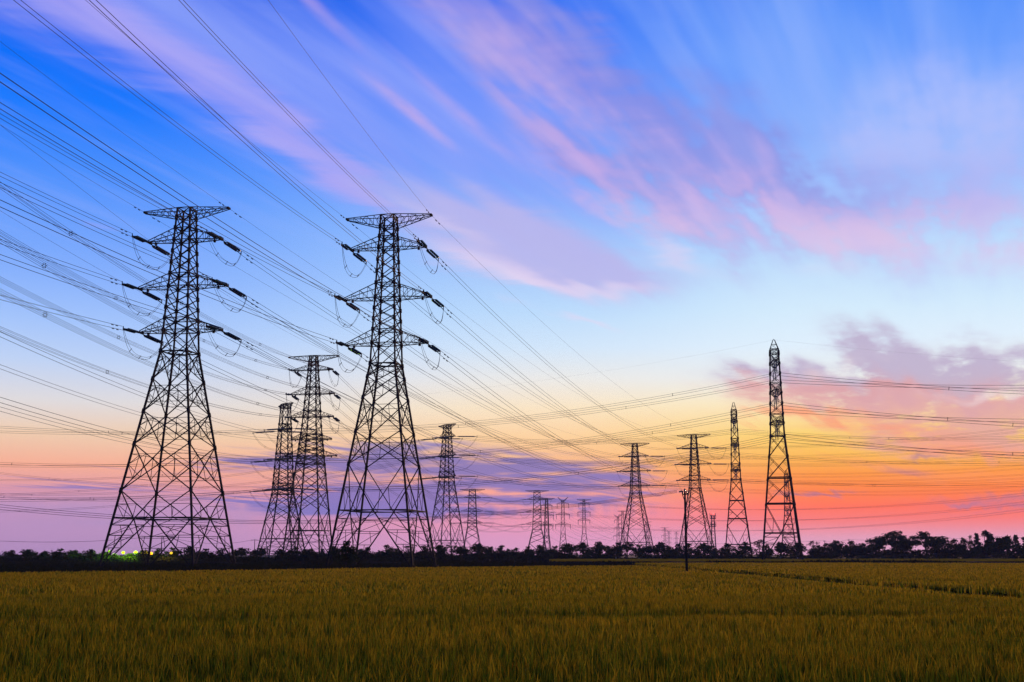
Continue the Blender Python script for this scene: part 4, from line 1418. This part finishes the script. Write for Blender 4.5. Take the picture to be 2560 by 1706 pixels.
MARKS = [(0, 'the left edge'), (308, 'the green lamps'), (478, 'the lamp-lit pylon\'s front leg'), (665, 'the edge-on pylon\'s foot'), (866, 'the tall bush'), (1030, 'the bush-footed pylon\'s front leg'), (1180, 'the half-hidden small pylon'), (1343, 'the wide small pylon'), (1461, 'the lone flat-topped pylon'),
         (1592, 'the pylon before the concrete pole'), (1712, 'the concrete pole'), (1846, 'the slim edge-on pylon'), (1955, 'the tallest narrow pylon'), (2122, 'the pole by the flat-topped trees'), (2360, 'the pole after the flat-topped trees'), (2560, 'the right edge')]
ORD = ['first', 'second', 'third', 'fourth', 'fifth', 'sixth', 'seventh', 'eighth', 'ninth', 'tenth']
ADJ = {'round': 'dark bushy tree', 'thin': 'dark thin-crowned tree', 'flat': 'flat-topped spreading tree', 'cone': 'dark pointed conifer', 'lean': 'tall leaning tree'}
count = {}
protos = {}
for i, (px, yt, wpx, kind) in enumerate(TREES):
    left = max([m for m in MARKS if m[0] <= px] or [MARKS[0]], key=lambda m: m[0])
    key = (left[0], kind)
    count[key] = count.get(key, 0) + 1
    lab = '%s, %s right of %s' % (ADJ[kind], ORD[count[key] - 1], left[1]) if px >= 0 else 'dark bushy tree cut by the left edge'
    d = float(np.interp(px, [0, 600, 1100, 1500, 2560], [292, 292, 310, 395, 402])) + rng.uniform(-6, 6)
    top = at(px, yt - (3 if px < 900 else 1), d)
    hgt = top.z + .15
    wid = wpx * d / FPX / (.72 if kind == 'round' else .95 if kind == 'flat' else .62)
    tm, cm = KINDS[kind][i % len(KINDS[kind])] if kind != 'round' else KINDS[kind][rng.randrange(9)]
    rt = thing('tree', lab, 'tree', (top.x, top.y, 0), rng.uniform(0, 6.28) if kind not in ('lean',) else 0, TREE_GROUP)
    rt.scale = (wid, wid, hgt / .97)
    white = 1455 < px < 2030 and kind == 'round'
    for nm, me in (('trunk', tm), ('crown', cm)) + ((('whitewash', ww_me),) if white else ()):
        o = bpy.data.objects.new(nm, me)
        COL.objects.link(o)
        o.parent = rt
# the leafy bush at the foot of the centre pylon
bt = at(866, 1354, 178)
rt = thing('bush', 'tall leafy bush at the left foot of the bush-footed pylon', 'bush', (bt.x, bt.y, 0))
rt.scale = (5.4, 5.4, bt.z / .93)
tm, cm = KINDS['round'][3]
for nm, me in (('trunk', tm), ('crown', cm)):
    o = bpy.data.objects.new(nm, me)
    COL.objects.link(o)
    o.parent = rt
# undergrowth filling the foot of the treeline
r = random.Random(5)
pts = []
for i in range(46000):
    px = r.uniform(-60, 2620)
    d = float(np.interp(px, [0, 600, 1100, 1500, 2560], [292, 292, 310, 395, 402])) + r.uniform(-4, 16)
    x = (px - CX) / FPX * d
    hmax = (1.0 + 1.1 * float(vnoise(np.array([x]), np.array([0.0]), 5.0, 41)[0])) * float(np.interp(px, [0, 640, 1000, 1400, 1450, 2030, 2080, 2560], [.85, .85, 1.3, 1.5, .75, .75, 2.1, 2.3]))
    zmin = 0.0
    pts.append(Vector((x, d, hmax * r.random() ** .7)))
v, f, c = leaf_cloud(pts, .42, (.016, .020, .009), r)
me = bpy.data.meshes.new('undergrowth')
me.from_pydata(v, [], f)
ca = me.color_attributes.new('leaf', 'FLOAT_COLOR', 'POINT')
ca.data.foreach_set('color', np.concatenate([np.array(c), np.ones((len(c), 1))], 1).astype(np.float32).reshape(-1))
me.materials.append(LEAF)
o = bpy.data.objects.new('undergrowth', me)
COL.objects.link(o)
tag(o, kind='stuff')

# ------------------------------------------------------------------ lamps in the trees under the left pylon
LAMPS = [(273, 1380, (0.42, 1.0, 0.0), 1.3, .38, 'dim green lamp on a pole at the pylon\'s left foot'), (285, 1388, (0.42, 1.0, 0.0), 1.3, .38, 'dim low green lamp among the trees, second from the left'),
         (308, 1383, (0.45, 1.0, 0.0), 2.6, .42, 'bright green lamp on a pole, left of the brightest one'), (339, 1383, (0.5, 1.0, 0.01), 3.4, .5, 'brightest green lamp on a pole inside the pylon\'s legs'),
         (378, 1385, (1.0, 0.42, 0.01), 3, .42, 'orange yellow lamp on a pole beside the green lamps'), (428, 1384, (1.0, 0.6, 0.02), 1.3, .38, 'small dim yellow lamp, rightmost of the row')]
for px, py, colr, st, rad, lab in LAMPS:
    p = at(px, py, 294)
    th = thing('street_lamp', lab, 'lamp', (p.x, p.y, 0), 0, 'lamps glowing in the treeline')
    m = MB()
    m.tube([(0, .25, 0), (0, .25, p.z + .25)], .07, 6, .05)
    m.bar((0, .25, p.z + .22), (0, -.1, p.z + .3), .08)
    m.build('pole', BARK, th)
    glow = emit('lamp_glow_%d' % px, colr, st)
    for k in (0,):
        m = MB()
        c0 = Vector((k * 1.55 * rad, 0, p.z + (.25 * rad if k == 0 else 0)))
        m.lathe(c0 + Vector((0, 0, rad * .8)), c0 - Vector((0, 0, rad * .8)), [(0, .25 * rad), (.2, .75 * rad), (.5, rad), (.8, .7 * rad), (1, .2 * rad)], 10)
        m.build('lamp_head', glow, th, True)
    ld = bpy.data.lights.new('lamp_light', 'POINT')
    ld.energy = st * 1100
    ld.color = colr
    ld.shadow_soft_size = rad
    lo = bpy.data.objects.new('lamp_light', ld)
    COL.objects.link(lo)
    lo.parent = th
    lo.location = (0, -5.0, p.z + .3)

# ------------------------------------------------------------------ haze
hz = bpy.data.meshes.new('haze')
X0, X1, Y0, Y1, Z0, Z1 = -3200, 3200, -700, 2760, -1.0, 75.0
hz.from_pydata([(X0, Y0, Z0), (X1, Y0, Z0), (X1, Y1, Z0), (X0, Y1, Z0), (X0, Y0, Z1), (X1, Y0, Z1), (X1, Y1, Z1), (X0, Y1, Z1)], [],
               [(3, 2, 1, 0), (4, 5, 6, 7), (0, 1, 5, 4), (1, 2, 6, 5), (2, 3, 7, 6), (3, 0, 4, 7)])
hm_ = bpy.data.materials.new('haze')
hm_.use_nodes = True
for n in list(hm_.node_tree.nodes):
    if n.type != 'OUTPUT_MATERIAL':
        hm_.node_tree.nodes.remove(n)
vp = hm_.node_tree.nodes.new('ShaderNodeVolumePrincipled')
vp.inputs['Color'].default_value = (0.9, 0.86, 0.92, 1)
vp.inputs['Density'].default_value = 0.00009
hm_.node_tree.links.new(vp.outputs[0], hm_.node_tree.nodes['Material Output'].inputs['Volume'])
hz.materials.append(hm_)
ho = bpy.data.objects.new('haze', hz)
COL.objects.link(ho)
tag(ho, kind='stuff')
